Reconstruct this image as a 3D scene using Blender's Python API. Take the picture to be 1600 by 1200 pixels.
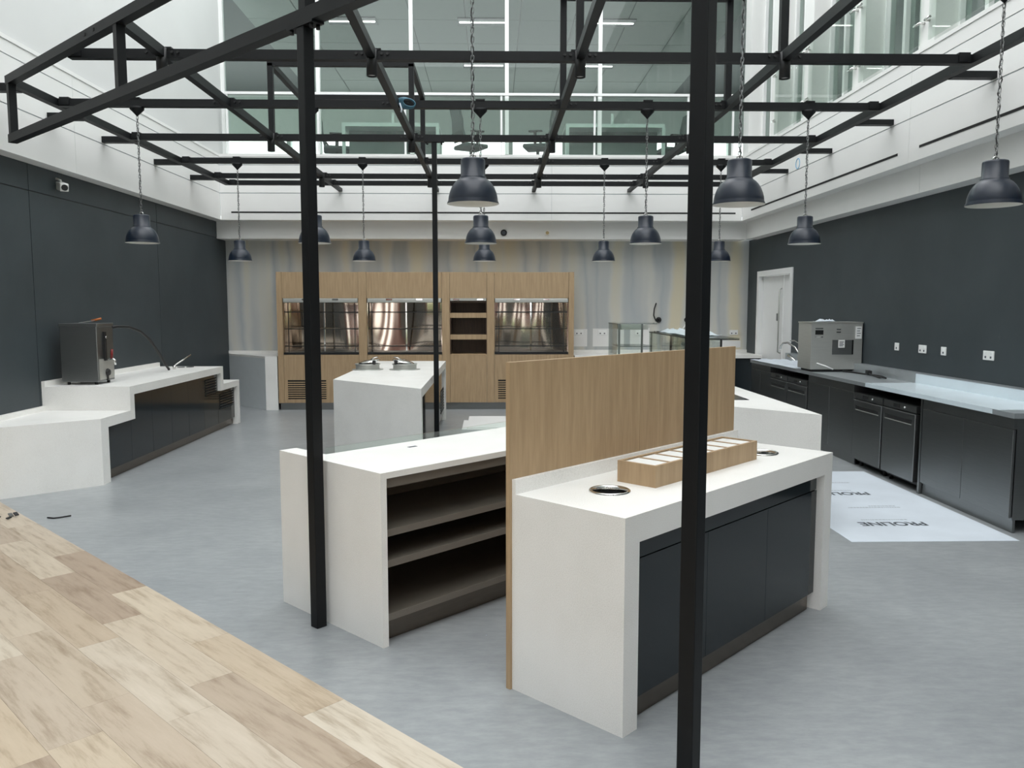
import bpy, bmesh, math, random
from mathutils import Matrix, Vector

# ------------------------------------------------------------------ reset
for o in list(bpy.data.objects):
    bpy.data.objects.remove(o, do_unlink=True)
SC = bpy.context.scene
COL = SC.collection
random.seed(7)

# ------------------------------------------------------------------ camera
def make_camera():
    f, vx, vy, h, roll = 1265.0, 771.0, 480.0, 1.722, -0.0024
    d = Vector(((vx-800)/f, -(vy-600)/f, -1.0)).normalized()   # world +Y seen in camera axes
    u = Vector((math.sin(roll), math.cos(roll), 0))
    u = (u - d*u.dot(d)).normalized()
    r = d.cross(u)
    m = Matrix((r, d, u)).to_4x4()                              # camera -> world rotation
    cam = bpy.data.cameras.new('camera')
    cam.sensor_fit = 'HORIZONTAL'; cam.sensor_width = 36.0
    cam.lens = 36.0*f/1600.0
    cam.clip_start = 0.05; cam.clip_end = 200
    o = bpy.data.objects.new('camera', cam); COL.objects.link(o)
    o.matrix_world = Matrix.Translation((0, 0, h)) @ m
    SC.camera = o
make_camera()

# ------------------------------------------------------------------ world / exposure
w = bpy.data.worlds.new('World'); SC.world = w; w.use_nodes = True
bg = w.node_tree.nodes['Background']
bg.inputs[0].default_value = (0.96, 0.985, 1.0, 1)             # even overcast sky over the atrium
bg.inputs[1].default_value = 2.0
vs = SC.view_settings
vs.view_transform = 'Standard'; vs.look = 'None'; vs.gamma = 1.0; vs.use_curve_mapping = False
vs.exposure = 0.93

# ------------------------------------------------------------------ materials
def lin(r, g, b):
    f = lambda c: (c/255/12.92) if c/255 <= 0.04045 else ((c/255+0.055)/1.055)**2.4
    return (f(r), f(g), f(b), 1)

class NT:
    def __init__(s, name):
        s.m = bpy.data.materials.new(name); s.m.use_nodes = True
        s.t = s.m.node_tree; s.p = s.t.nodes['Principled BSDF']; s.out = s.t.nodes['Material Output']
    def n(s, kind, **kw):
        nd = s.t.nodes.new(kind)
        for k, v in kw.items():
            if hasattr(nd, k): setattr(nd, k, v)
            else: nd.inputs[k.replace('_', ' ')].default_value = v
        return nd
    def l(s, a, b): s.t.links.new(a, b)
    def coords(s, scale=(1, 1, 1), kind='Object'):
        tc = s.n('ShaderNodeTexCoord'); mp = s.n('ShaderNodeMapping')
        mp.inputs['Scale'].default_value = scale
        s.l(tc.outputs[kind], mp.inputs[0]); return mp.outputs[0]
    def ramp(s, fac, stops):
        r = s.n('ShaderNodeValToRGB'); e = r.color_ramp.elements
        while len(e) < len(stops): e.new(0.5)
        for i, (p, c) in enumerate(stops):
            e[i].position = p; e[i].color = c
        s.l(fac, r.inputs[0]); return r.outputs[0]
    def noise(s, vec, scale, detail=3, rough=0.5):
        nd = s.n('ShaderNodeTexNoise'); nd.inputs['Scale'].default_value = scale
        nd.inputs['Detail'].default_value = detail; nd.inputs['Roughness'].default_value = rough
        s.l(vec, nd.inputs['Vector']); return nd.outputs['Fac']
    def bump(s, h, strength=0.1, dist=0.01):
        b = s.n('ShaderNodeBump'); b.inputs['Strength'].default_value = strength
        b.inputs['Distance'].default_value = dist
        s.l(h, b.inputs['Height']); s.l(b.outputs[0], s.p.inputs['Normal'])
    def base(s, c): s.l(c, s.p.inputs['Base Color'])

def plain(name, rgb, rough=0.5, metal=0.0, spec=0.5, var=0.06, scale=8.0):
    k = NT(name); c = lin(*rgb)
    v = k.coords(kind='Object'); f = k.noise(v, scale, 4)
    k.base(k.ramp(f, [(0.3, tuple(x*(1-var) for x in c[:3])+(1,)), (0.7, tuple(min(1, x*(1+var)) for x in c[:3])+(1,))]))
    k.p.inputs['Roughness'].default_value = rough; k.p.inputs['Metallic'].default_value = metal
    k.p.inputs['Specular IOR Level'].default_value = spec
    return k.m

def steel(name, rgb, rough=0.28, brush=(2, 2, 120), metal=1.0):
    k = NT(name); c = lin(*rgb); v = k.coords(brush); f = k.noise(v, 3.0, 4)
    k.base(k.ramp(f, [(0.3, tuple(x*0.9 for x in c[:3])+(1,)), (0.7, c)]))
    k.p.inputs['Metallic'].default_value = metal; k.p.inputs['Roughness'].default_value = rough
    k.bump(f, 0.02, 0.002)
    return k.m

def oak(name, a, b, rough=0.5):
    k = NT(name); v = k.coords((7, 7, 0.5)); f = k.noise(v, 5.0, 6, 0.6)
    v2 = k.coords((60, 60, 1.5)); g = k.noise(v2, 4.0, 3)
    mx = k.n('ShaderNodeMath', operation='MULTIPLY_ADD'); mx.inputs[1].default_value = 0.82
    k.l(f, mx.inputs[0]); m2 = k.n('ShaderNodeMath', operation='MULTIPLY'); m2.inputs[1].default_value = 0.18
    k.l(g, m2.inputs[0]); k.l(m2.outputs[0], mx.inputs[2])
    k.base(k.ramp(mx.outputs[0], [(0.34, lin(*a)), (0.66, lin(*b))]))
    k.p.inputs['Roughness'].default_value = rough
    k.bump(g, 0.05, 0.002)
    return k.m

def glass(name, tint, gloss=0.9, rough=0.0):
    k = NT(name)
    tr = k.n('ShaderNodeBsdfTransparent'); tr.inputs[0].default_value = tint
    gl = k.n('ShaderNodeBsdfGlossy'); gl.inputs['Roughness'].default_value = rough
    gl.inputs[0].default_value = (gloss, gloss, gloss, 1)
    fr = k.n('ShaderNodeFresnel'); geo = k.n('ShaderNodeNewGeometry')
    ior = k.n('ShaderNodeMath', operation='MULTIPLY_ADD'); ior.inputs[1].default_value = -0.8333; ior.inputs[2].default_value = 1.5
    k.l(geo.outputs['Backfacing'], ior.inputs[0]); k.l(ior.outputs[0], fr.inputs['IOR'])   # same reflectance from either side
    mx = k.n('ShaderNodeMixShader')
    k.l(fr.outputs[0], mx.inputs[0]); k.l(tr.outputs[0], mx.inputs[1]); k.l(gl.outputs[0], mx.inputs[2])
    k.l(mx.outputs[0], k.out.inputs[0])
    return k.m

M = {}
def solid_surface():
    k = NT('white_solid_surface'); v = k.coords(kind='Object')
    f = k.noise(v, 260, 2); g = k.noise(v, 3, 3)
    mx = k.n('ShaderNodeMath', operation='MULTIPLY_ADD'); mx.inputs[1].default_value = 0.7
    m2 = k.n('ShaderNodeMath', operation='MULTIPLY'); m2.inputs[1].default_value = 0.3
    k.l(f, mx.inputs[0]); k.l(g, m2.inputs[0]); k.l(m2.outputs[0], mx.inputs[2])
    k.base(k.ramp(mx.outputs[0], [(0.32, lin(222, 221, 216)), (0.5, lin(238, 237, 233)), (0.7, lin(243, 242, 239))]))
    k.p.inputs['Roughness'].default_value = 0.38
    return k.m
M['white'] = solid_surface()
M['paint_white'] = plain('white_paint', (226, 226, 224), 0.6, var=0.02, scale=1.5)
M['paint_grey'] = plain('pale_grey_paint', (208, 209, 208), 0.65, var=0.02, scale=1.5)
M['white_gloss'] = plain('white_gloss', (236, 237, 236), 0.3, var=0.01)
def dark_wall():
    k = NT('slate_wall_paint'); v = k.coords(kind='Object'); f = k.noise(v, 1.3, 5, 0.6)
    g = k.noise(v, 3.1, 2)
    c1 = k.ramp(f, [(0.3, lin(50, 58, 62)), (0.7, lin(60, 68, 72))])
    c2 = k.ramp(g, [(0.74, (0, 0, 0, 1)), (0.84, (0.10, 0.10, 0.10, 1))])   # faint chalky scuffs
    mx = k.n('ShaderNodeMixRGB', blend_type='ADD'); mx.inputs[0].default_value = 0.35
    k.l(c1, mx.inputs[1]); k.l(c2, mx.inputs[2]); k.base(mx.outputs[0])
    k.p.inputs['Roughness'].default_value = 0.55
    return k.m
M['dark_wall'] = dark_wall()
M['gloss_door'] = plain('slate_gloss_door', (30, 37, 41), 0.10, spec=0.38, var=0.02)
M['gloss_brown'] = plain('umber_gloss_door', (50, 49, 44), 0.07, var=0.02)
M['grey_panel'] = plain('grey_gloss_panel', (214, 219, 220), 0.35, var=0.02)
M['plinth'] = steel('dark_plinth_steel', (120, 112, 104), 0.25, (2, 2, 40))
M['taupe'] = plain('taupe_board', (112, 106, 98), 0.5, var=0.04)
M['carcass'] = plain('dark_carcass', (92, 86, 78), 0.45, var=0.05)
M['black'] = plain('black_steel_paint', (17, 19, 21), 0.5, spec=0.25, var=0.08, scale=14)
M['black_edge'] = plain('black_trim', (16, 17, 18), 0.5)
M['void'] = plain('dark_recess', (14, 14, 14), 0.8)
M['navy'] = plain('navy_lamp_enamel', (15, 27, 43), 0.33, var=0.03)
M['lamp_in'] = plain('lamp_reflector', (232, 230, 224), 0.5, var=0.02)
M['steel'] = steel('brushed_steel', (196, 197, 192), 0.42, metal=0.7)
M['steel_dark'] = steel('dull_dark_steel', (140, 142, 142), 0.38)
M['steel_top'] = steel('steel_worktop', (186, 192, 195), 0.38, (60, 2, 2), 0.65)
M['chrome'] = plain('chrome', (215, 215, 212), 0.08, 1.0, var=0.01)
M['oak'] = oak('oak_veneer', (163, 137, 105), (184, 158, 124))
M['oak_dark'] = oak('walnut_shelf_back', (72, 54, 40), (92, 70, 52))
M['film'] = plain('pale_film', (214, 226, 232), 0.22, var=0.04, scale=3)
M['paper'] = plain('white_paper', (206, 214, 222), 0.6, var=0.05, scale=2.5)
M['ink'] = plain('grey_ink', (70, 76, 82), 0.7)
M['ink_pale'] = plain('pale_ink', (168, 176, 182), 0.7)
M['plastic_w'] = plain('white_plastic', (235, 236, 234), 0.4, var=0.01)
M['rubber'] = plain('black_rubber', (24, 24, 25), 0.6)
M['red'] = plain('red_lever', (120, 22, 24), 0.4)
M['teal'] = plain('teal_cable', (58, 104, 122), 0.5)
M['orange'] = plain('orange_handle', (170, 96, 40), 0.5)
M['brass'] = plain('aged_brass', (180, 160, 120), 0.4, 0.6)
M['brick'] = plain('red_brick_wall', (140, 78, 62), 0.8, var=0.2, scale=20)
M['grass'] = plain('lawn', (120, 150, 80), 0.9, var=0.25, scale=4)
M['chair_f'] = plain('grey_green_mesh_fabric', (62, 74, 74), 0.8)
M['desk_w'] = plain('white_desk', (225, 230, 228), 0.4, var=0.01)
M['office_wall'] = plain('office_wall_paint', (196, 202, 198), 0.7, var=0.03)
M['ceil_tile'] = plain('office_ceiling_tile', (158, 164, 160), 0.8, var=0.03)
M['screen_f'] = plain('desk_screen_fabric', (118, 130, 127), 0.9)
M['side_wall'] = plain('side_office_wall_paint', (112, 120, 116), 0.8, var=0.03)
M['carpet'] = plain('office_carpet', (86, 92, 94), 0.9, var=0.1, scale=30)
M['grille'] = plain('grille_grey', (84, 88, 88), 0.5)
M['hob'] = plain('black_hob_glass', (16, 17, 18), 0.08, var=0.02)
M['blue_ink'] = plain('blue_mark', (110, 170, 205), 0.6)
M['glass'] = glass('clear_glass', (0.93, 0.97, 0.95, 1))
M['glass_green'] = glass('green_office_glass', (0.84, 0.895, 0.87, 1), 0.62)
M['glass_bal'] = glass('balustrade_glass', (0.93, 0.965, 0.945, 1), 0.55)

def vinyl():
    k = NT('grey_vinyl_floor'); v = k.coords((1, 1, 1)); f = k.noise(v, 1.1, 6, 0.65)
    v2 = k.coords((5, 14, 1)); g = k.noise(v2, 1.6, 6, 0.7)
    mx = k.n('ShaderNodeMath', operation='MULTIPLY_ADD'); mx.inputs[1].default_value = 0.5
    m2 = k.n('ShaderNodeMath', operation='MULTIPLY'); m2.inputs[1].default_value = 0.5
    k.l(f, mx.inputs[0]); k.l(g, m2.inputs[0]); k.l(m2.outputs[0], mx.inputs[2])
    k.base(k.ramp(mx.outputs[0], [(0.34, lin(133, 137, 139)), (0.5, lin(147, 151, 153)), (0.66, lin(162, 166, 167))]))
    k.p.inputs['Roughness'].default_value = 0.33; k.p.inputs['Specular IOR Level'].default_value = 0.4
    return k.m
M['vinyl'] = vinyl()
def plank_mat():
    k = NT('pale_timber_plank'); oi = k.n('ShaderNodeObjectInfo')
    tc = k.n('ShaderNodeTexCoord'); mp = k.n('ShaderNodeMapping'); mp.inputs['Scale'].default_value = (1.1, 9, 1)
    k.l(tc.outputs['Object'], mp.inputs[0])
    off = k.n('ShaderNodeVectorMath', operation='ADD'); k.l(mp.outputs[0], off.inputs[0])
    sc = k.n('ShaderNodeVectorMath', operation='SCALE'); sc.inputs['Scale'].default_value = 37.0
    cmb = k.n('ShaderNodeCombineXYZ')
    for i in range(3): k.l(oi.outputs['Random'], cmb.inputs[i])
    k.l(cmb.outputs[0], sc.inputs[0]); k.l(sc.outputs[0], off.inputs[1])
    f = k.noise(off.outputs[0], 2.4, 7, 0.65)
    base = k.ramp(oi.outputs['Random'], [(0.0, lin(164, 146, 128)), (0.25, lin(196, 183, 164)), (0.45, lin(178, 162, 144)),
                                         (0.65, lin(202, 192, 176)), (0.85, lin(190, 174, 152)), (1.0, lin(172, 155, 136))])
    dk = k.ramp(f, [(0.28, (0.60, 0.54, 0.47, 1)), (0.5, (0.97, 0.96, 0.94, 1)), (0.75, (1.08, 1.08, 1.08, 1))])
    mx = k.n('ShaderNodeMixRGB', blend_type='MULTIPLY'); mx.inputs[0].default_value = 1.0
    k.l(base, mx.inputs[1]); k.l(dk, mx.inputs[2]); k.base(mx.outputs[0])
    k.p.inputs['Roughness'].default_value = 0.42
    k.bump(f, 0.06, 0.003)
    return k.m
M['plank'] = plank_mat()
def plaster():
    k = NT('taped_plasterboard')
    v0 = k.coords((1, 1, 1)); wob = k.noise(v0, 1.2, 3)
    tc = k.n('ShaderNodeTexCoord'); sep = k.n('ShaderNodeSeparateXYZ'); k.l(tc.outputs['Object'], sep.inputs[0])
    ad = k.n('ShaderNodeMath', operation='MULTIPLY_ADD'); ad.inputs[1].default_value = 0.22
    k.l(wob, ad.inputs[0]); k.l(sep.outputs[0], ad.inputs[2])
    cb = k.n('ShaderNodeCombineXYZ'); k.l(ad.outputs[0], cb.inputs[0])
    zs = k.n('ShaderNodeMath', operation='MULTIPLY'); zs.inputs[1].default_value = 0.06; k.l(sep.outputs[2], zs.inputs[0]); k.l(zs.outputs[0], cb.inputs[1])
    f = k.noise(cb.outputs[0], 1.9, 2, 0.4)
    k.base(k.ramp(f, [(0.34, lin(206, 198, 174)), (0.44, lin(196, 196, 190)), (0.52, lin(172, 177, 179)), (0.60, lin(198, 198, 192)), (0.70, lin(214, 206, 182))]))
    k.p.inputs['Roughness'].default_value = 0.8
    return k.m
M['plaster'] = plaster()
def luminaire():
    k = NT('office_luminaire_and_fill'); k.p.inputs['Base Color'].default_value = (0.9, 0.9, 0.88, 1)
    k.p.inputs['Emission Color'].default_value = (1.0, 0.98, 0.94, 1); k.p.inputs['Emission Strength'].default_value = 7.0
    return k.m
M['lum'] = luminaire()
def mirror_film():
    k = NT('crinkled_mirror_steel'); v = k.coords((1.0, 1, 0.22)); f = k.noise(v, 1.7, 0, 0.3)
    k.p.inputs['Base Color'].default_value = lin(188, 174, 160); k.p.inputs['Metallic'].default_value = 1.0
    k.p.inputs['Roughness'].default_value = 0.10
    k.bump(f, 0.5, 0.3)
    return k.m
M['mirror'] = mirror_film()

# ------------------------------------------------------------------ mesh helpers
WM = {}
class MB:
    def __init__(s): s.v = []; s.f = []; s.sm = []
    def add(s, vs, fs, smooth=False):
        b = len(s.v); s.v += [tuple(v) for v in vs]
        for f in fs: s.f.append([i+b for i in f]); s.sm.append(smooth)
        return s
    def box(s, x0, x1, y0, y1, z0, z1):
        x0, x1 = min(x0, x1), max(x0, x1); y0, y1 = min(y0, y1), max(y0, y1); z0, z1 = min(z0, z1), max(z0, z1)
        return s.add([(x0,y0,z0),(x1,y0,z0),(x1,y1,z0),(x0,y1,z0),(x0,y0,z1),(x1,y0,z1),(x1,y1,z1),(x0,y1,z1)],
                     [(0,3,2,1),(4,5,6,7),(0,1,5,4),(1,2,6,5),(2,3,7,6),(3,0,4,7)])
    def prism(s, poly, z0, z1):
        a = sum(poly[i][0]*poly[(i+1) % len(poly)][1]-poly[(i+1) % len(poly)][0]*poly[i][1] for i in range(len(poly)))
        if a < 0: poly = poly[::-1]
        n = len(poly)
        return s.add([(x, y, z0) for x, y in poly]+[(x, y, z1) for x, y in poly],
                     [tuple(range(n))[::-1], tuple(range(n, 2*n))]+[(i, (i+1) % n, n+(i+1) % n, n+i) for i in range(n)])
    def bar(s, p, q, w, h, up=(0, 0, 1)):
        p, q = Vector(p), Vector(q); d = (q-p).normalized(); up = Vector(up)
        if abs(d.dot(up)) > 0.99: up = Vector((0.7071, 0.7071, 0)) if up.z else Vector((0, 0, 1))
        r = d.cross(up).normalized(); u = r.cross(d)
        vs = []
        for c in (p, q):
            for a, b in ((-1,-1),(1,-1),(1,1),(-1,1)): vs.append(c+r*a*w/2+u*b*h/2)
        return s.add(vs, [(0,3,2,1)[::-1],(4,5,6,7)[::-1],(0,1,5,4)[::-1],(1,2,6,5)[::-1],(2,3,7,6)[::-1],(3,0,4,7)[::-1]])
    def tube(s, path, r, seg=8, cap=True, rads=None):
        path = [Vector(p) for p in path]; n = len(path); vs = []; prev = None
        for i, p in enumerate(path):
            d = (path[min(i+1, n-1)]-path[max(i-1, 0)]).normalized()
            if prev is None:
                a = Vector((0, 0, 1)) if abs(d.z) < 0.9 else Vector((1, 0, 0)); x = d.cross(a).normalized()
            else:
                x = (prev-d*prev.dot(d)).normalized()
            prev = x; y = d.cross(x); rr = rads[i] if rads else r
            for k in range(seg):
                t = 2*math.pi*k/seg; vs.append(p+(x*math.cos(t)+y*math.sin(t))*rr)
        fs = [(i*seg+k, i*seg+(k+1) % seg, (i+1)*seg+(k+1) % seg, (i+1)*seg+k) for i in range(n-1) for k in range(seg)]
        s.add(vs, fs, True)
        if cap:
            b = len(s.v)-n*seg
            s.f.append([b+k for k in range(seg)][::-1]); s.sm.append(False)
            s.f.append([b+(n-1)*seg+k for k in range(seg)]); s.sm.append(False)
        return s
    def lathe(s, prof, c=(0, 0, 0), seg=32):
        n = len(prof); vs = []
        for r, z in prof:
            for k in range(seg):
                t = 2*math.pi*k/seg; vs.append((c[0]+r*math.cos(t), c[1]+r*math.sin(t), c[2]+z))
        fs = [(i*seg+k, i*seg+(k+1) % seg, (i+1)*seg+(k+1) % seg, (i+1)*seg+k) for i in range(n-1) for k in range(seg)]
        return s.add(vs, fs, True)
    def build(s, name, mat, parent=None, local=False, bevel=0):
        me = bpy.data.meshes.new(name)
        vs = s.v
        if parent is not None and not local:
            inv = WM[parent.name].inverted(); vs = [inv @ Vector(v) for v in vs]
        me.from_pydata([tuple(v) for v in vs], [], s.f)
        me.polygons.foreach_set('use_smooth', s.sm)
        me.validate(); me.update()
        bm = bmesh.new(); bm.from_mesh(me); bmesh.ops.recalc_face_normals(bm, faces=bm.faces); bm.to_mesh(me); bm.free()
        me.materials.append(M[mat] if isinstance(mat, str) else mat)
        o = bpy.data.objects.new(name, me); COL.objects.link(o)
        if parent is not None: o.parent = parent
        WM[o.name] = WM[parent.name] if parent is not None else Matrix.Identity(4)
        if bevel:
            b = o.modifiers.new('bevel', 'BEVEL'); b.width = bevel; b.segments = 2; b.limit_method = 'ANGLE'
        return o
def B(name, mat, parent, x0, x1, y0, y1, z0, z1, local=False, bevel=0):
    return MB().box(x0, x1, y0, y1, z0, z1).build(name, mat, parent, local, bevel)
def tag(o, label, cat, group=None, kind=None):
    o['label'] = label; o['category'] = cat
    if group: o['group'] = group
    if kind: o['kind'] = kind
    return o
def thing(name, label, cat, loc=(0, 0, 0), rz=0.0, group=None, kind=None):
    o = bpy.data.objects.new(name, None); COL.objects.link(o)
    o.location = loc; o.rotation_euler = (0, 0, rz); o.empty_display_size = 0.1
    WM[o.name] = Matrix.Translation(loc) @ Matrix.Rotation(rz, 4, 'Z')
    return tag(o, label, cat, group, kind)
def copy_tree(o, parent=None, loc=None):
    c = o.copy(); COL.objects.link(c); c.parent = parent
    if loc is not None: c.location = loc
    WM[c.name] = Matrix.Translation(c.location) @ Matrix.Rotation(c.rotation_euler.z, 4, 'Z') if parent is None else WM[parent.name]
    for ch in list(o.children): copy_tree(ch, c)
    return c
def arc(c, r, a0, a1, n, ax=0):
    out = []
    for i in range(n+1):
        t = math.radians(a0+(a1-a0)*i/n)
        out.append((c[0]+r*math.cos(t)*(ax == 0), c[1]+r*math.cos(t)*(ax == 1), c[2]+r*math.sin(t)))
    return out
ORD = ['first', 'second', 'third', 'fourth', 'fifth', 'sixth']

# ================================================================== SETTING
XL, XR, YB, YF = -4.70, 4.56, 14.50, -6.0
TOPZ = 11.5  # walls carried up beyond view so light falls more from overhead
floor = MB().box(XL-0.2, XR+0.2, YF, YB+0.2, -0.1, 0.0).build('floor', 'vinyl')
tag(floor, 'grey concrete-look vinyl floor with a pale timber plank area', 'floor', kind='structure')

# timber planks at 45 degrees: local x along the plank, e across
def clip(poly, f):
    out = []
    for i in range(len(poly)):
        a, b = poly[i], poly[(i+1) % len(poly)]; fa, fb = f(a), f(b)
        if fa >= 0: out.append(a)
        if fa*fb < 0:
            t = fa/(fa-fb); out.append((a[0]+(b[0]-a[0])*t, a[1]+(b[1]-a[1])*t))
    return out
PW, PL, R2 = 0.2083, 1.055, math.sqrt(0.5)
row_s = [3.95, 3.50, 3.26, 3.64, 3.38]
full = None
for r in range(20):
    e1 = 1.96-PW*r; e0 = e1-PW
    s0 = row_s[r] if r < 5 else 3.0+random.random()*PL
    k0 = -3
    for k in range(k0, 7):
        a, b = s0+k*PL, s0+(k+1)*PL
        cx, ce = (a+b)/2, (e0+e1)/2
        toXY = lambda p: (R2*((ce-p[1])-(cx+p[0])), R2*((ce-p[1])+(cx+p[0])))
        g = 0.0004
        rect = [(-PL/2+g, -PW/2+g), (PL/2-g, -PW/2+g), (PL/2-g, PW/2-g), (-PL/2+g, PW/2-g)]
        pts = [toXY(p) for p in rect]
        if max(p[0] for p in pts) < XL+0.05 or max(p[1] for p in pts) < 0.2 or min(p[0] for p in pts) > 2.6: continue
        poly = clip(rect, lambda p: toXY(p)[0]-(XL+0.012))
        if len(poly) < 3: continue
        X, Y = toXY((0, 0))
        if len(poly) == 4 and all(abs(poly[i][0]-rect[i][0]) < 1e-6 for i in range(4)):
            if full is None:
                full = MB().prism(rect, 0, 0.004).build('plank', 'plank', floor, True); o = full
            else:
                o = bpy.data.objects.new('plank', full.data); COL.objects.link(o); o.parent = floor
        else:
            o = MB().prism(poly, 0, 0.004).build('plank', 'plank', floor, True)
        o.location = (X, Y, 0); o.rotation_euler = (0, 0, math.radians(135))

# left dark wall with panels
wl = MB().box(XL-0.2, XL-0.008, YF, YB, 0, 3.2).build('wall_left', 'black_edge')
tag(wl, 'slate grey panelled lower wall on the left behind the boiler', 'wall', kind='structure')
ys = [YF, -4.03, -0.91, 2.21, 5.33, 8.45, 11.58, YB]
for i in range(len(ys)-1):
    for z0, z1 in ((0, 2.895), (2.905, 3.17)):
        B('wall_panel', 'dark_wall', wl, XL-0.008, XL, ys[i]+0.005, ys[i+1]-0.005, z0, z1)
# right dark wall with the door opening
DY0, DY1, DZ = 12.31, 13.95, 2.33
wr = MB().box(XR, XR+0.2, YF, DY0, 0, 2.9).box(XR, XR+0.2, DY1, YB, 0, 2.9).box(XR, XR+0.2, DY0, DY1, DZ, 2.9).build('wall_right', 'dark_wall')
tag(wr, 'slate grey painted wall on the right above the steel worktop', 'wall', kind='structure')
# back wall, plasterboard
wb = MB().box(XL-0.2, XR+0.2, YB, YB+0.2, 0, 3.2).build('wall_back', 'plaster')
tag(wb, 'unpainted plasterboard back wall with taped joints', 'wall', kind='structure')
for (x0, x1, z0, z1) in ((1.40, 1.68, 1.02, 1.33), (1.78, 2.34, 1.02, 1.34), (2.45, 2.80, 1.05, 1.35), (3.9, 4.45, 1.0, 1.12)):
    B('plaster_patch', 'paint_white', wb, x0, x1, YB-0.003, YB, z0, z1)

# atrium fascias, three bands of panels each with joints
FX0, FX1, FY = -4.535, 4.20, 13.79
bands = ((3.172, 3.605), (3.617, 4.065), (4.077, 4.205))
def fascia(name, label, fixed, axis, lo, hi, side, cuts, slots):
    root = thing(name, label, 'fascia', kind='structure')
    def bx(nm, mat, a0, a1, d0, d1, z0, z1, par=root, bev=0):
        if axis == 'y': return B(nm, mat, par, fixed+side*d0, fixed+side*d1, a0, a1, z0, z1, bevel=bev)
        return B(nm, mat, par, a0, a1, fixed+side*d0, fixed+side*d1, z0, z1, bevel=bev)
    bx('backing', 'ink_pale', lo, hi, 0.012, 0.2, 3.19, 4.2)
    for bi, (z0, z1) in enumerate(bands):
        for i in range(len(cuts)-1):
            a0, a1 = cuts[i]+0.002, cuts[i+1]-0.002
            bx('fascia_panel', 'paint_white', a0, a1, 0, 0.012, z0, z1)
    bx('ledge', 'paint_white', lo, hi, -0.01, 0.45, 4.205, 4.245)
    for a0, a1 in slots: bx('slot_diffuser', 'void', a0, a1, -0.003, 0.01, 3.285, 3.31)
    return root, bx
tl, bxl = fascia('trim_1', 'white fascia band along the left above the dark panels', FX0, 'y', YF, FY, -1, [YF, -2.2, 1.2, 4.6, 9.1, FY], [])
bxl('soffit', 'paint_white', YF, FY, 0.012, 0.2, 3.172, 3.188)
tb, bxb = fascia('trim_2', 'white fascia band across the back below the glazed office', FY, 'x', FX0, FX1, 1, [FX0, -0.95, 0.98, FX1], [(-4.36, 4.09)])
bxb('soffit', 'paint_white', FX0-0.16, FX1+0.17, 0.012, 0.28, 3.172, 3.188)
tr_, bxr = fascia('trim_3', 'white fascia band along the right with two black slots', FX1, 'y', YF, FY, 1, [YF, -1.2, 3.4, 8.28, FY], [(8.50, 13.30), (3.6, 8.07)])
bxr('soffit', 'paint_white', YF, FY, 0.012, 0.19, 3.172, 3.188)
# blue pencil ring on the right fascia
mb = MB(); mb.tube([(FX1-0.002, 11.3+0.07*math.cos(t), 3.69+0.07*math.sin(t)) for t in [i*2*math.pi/16 for i in range(17)]], 0.006, 5, False)
mb.build('pencil_mark', 'blue_ink', tr_)
# bulkheads, set back and lower
bk = MB().box(XL, 4.365, 14.05, YB, 2.885, 3.172).box(-4.735, -4.70, 14.05, YB, 2.885, 3.172).build('trim_4', 'paint_white')
tag(bk, 'pale bulkhead set back below the back fascia', 'bulkhead', kind='structure')
rb = thing('trim_5', 'pale bulkhead set back below the right fascia', 'bulkhead', kind='structure')
for a0, a1 in ((YF, 0.6), (0.6, 4.5), (4.5, 8.35), (8.35, 14.05)):
    B('bulkhead_panel', 'paint_white', rb, 4.365, XR+0.02, a0+0.003, a1-0.003, 2.885, 3.172)

# upper left wall (plain)
wul = MB().box(FX0-0.2, FX0-0.01, YF, FY+0.3, 4.245, TOPZ).build('wall_upper_left', 'paint_grey')
tag(wul, 'plain white upper atrium wall on the left', 'wall', kind='structure')

# ------------------------------------------------------------------ back office glazing
GY = 14.10
w1 = thing('window_1', 'full-width office glazing with slim white mullions across the back', 'window', (0, GY, 4.245), kind='structure')
mull = [-4.52, -2.93, -1.37, 0.235, 1.81, 3.39, 4.35]
for i, x in enumerate(mull):
    B('mullion', 'white_gloss', w1, x-0.032, x+0.032, GY-0.06, GY+0.04, 4.245, 8.3)
for i in range(len(mull)-1):
    B('pane', 'glass_green', w1, mull[i]+0.032, mull[i+1]-0.032, GY-0.006, GY+0.006, 4.30, 8.3)
B('window_sill', 'white_gloss', w1, -4.52, 4.35, GY-0.06, GY+0.04, 4.245, 4.30)
wub = MB().box(FX0-0.2, FX1+0.4, GY-0.1, GY+0.1, 8.3, TOPZ).build('wall_upper_back', 'paint_white')
tag(wub, 'white band above the back office glazing', 'wall', kind='structure')
# balustrade
bal = thing('glass_balustrade', 'low glass balustrade with white handrail before the back office glazing', 'balustrade', (0, 13.86, 4.245))
B('handrail', 'white_gloss', bal, -4.42, 4.05, 13.84, 13.88, 5.225, 5.265)
for i, x in enumerate((-4.40, -2.90, -1.46, 0.14, 1.70, 3.27, 4.03)):
    B('post', 'white_gloss', bal, x-0.016, x+0.016, 13.85, 13.88, 4.245, 5.225)
bx_ = (-4.40, -2.90, -1.46, 0.14, 1.70, 3.27, 4.03)
for i in range(6):
    B('pane', 'glass_bal', bal, bx_[i]+0.03, bx_[i+1]-0.03, 13.862, 13.872, 4.27, 5.18)
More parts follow.
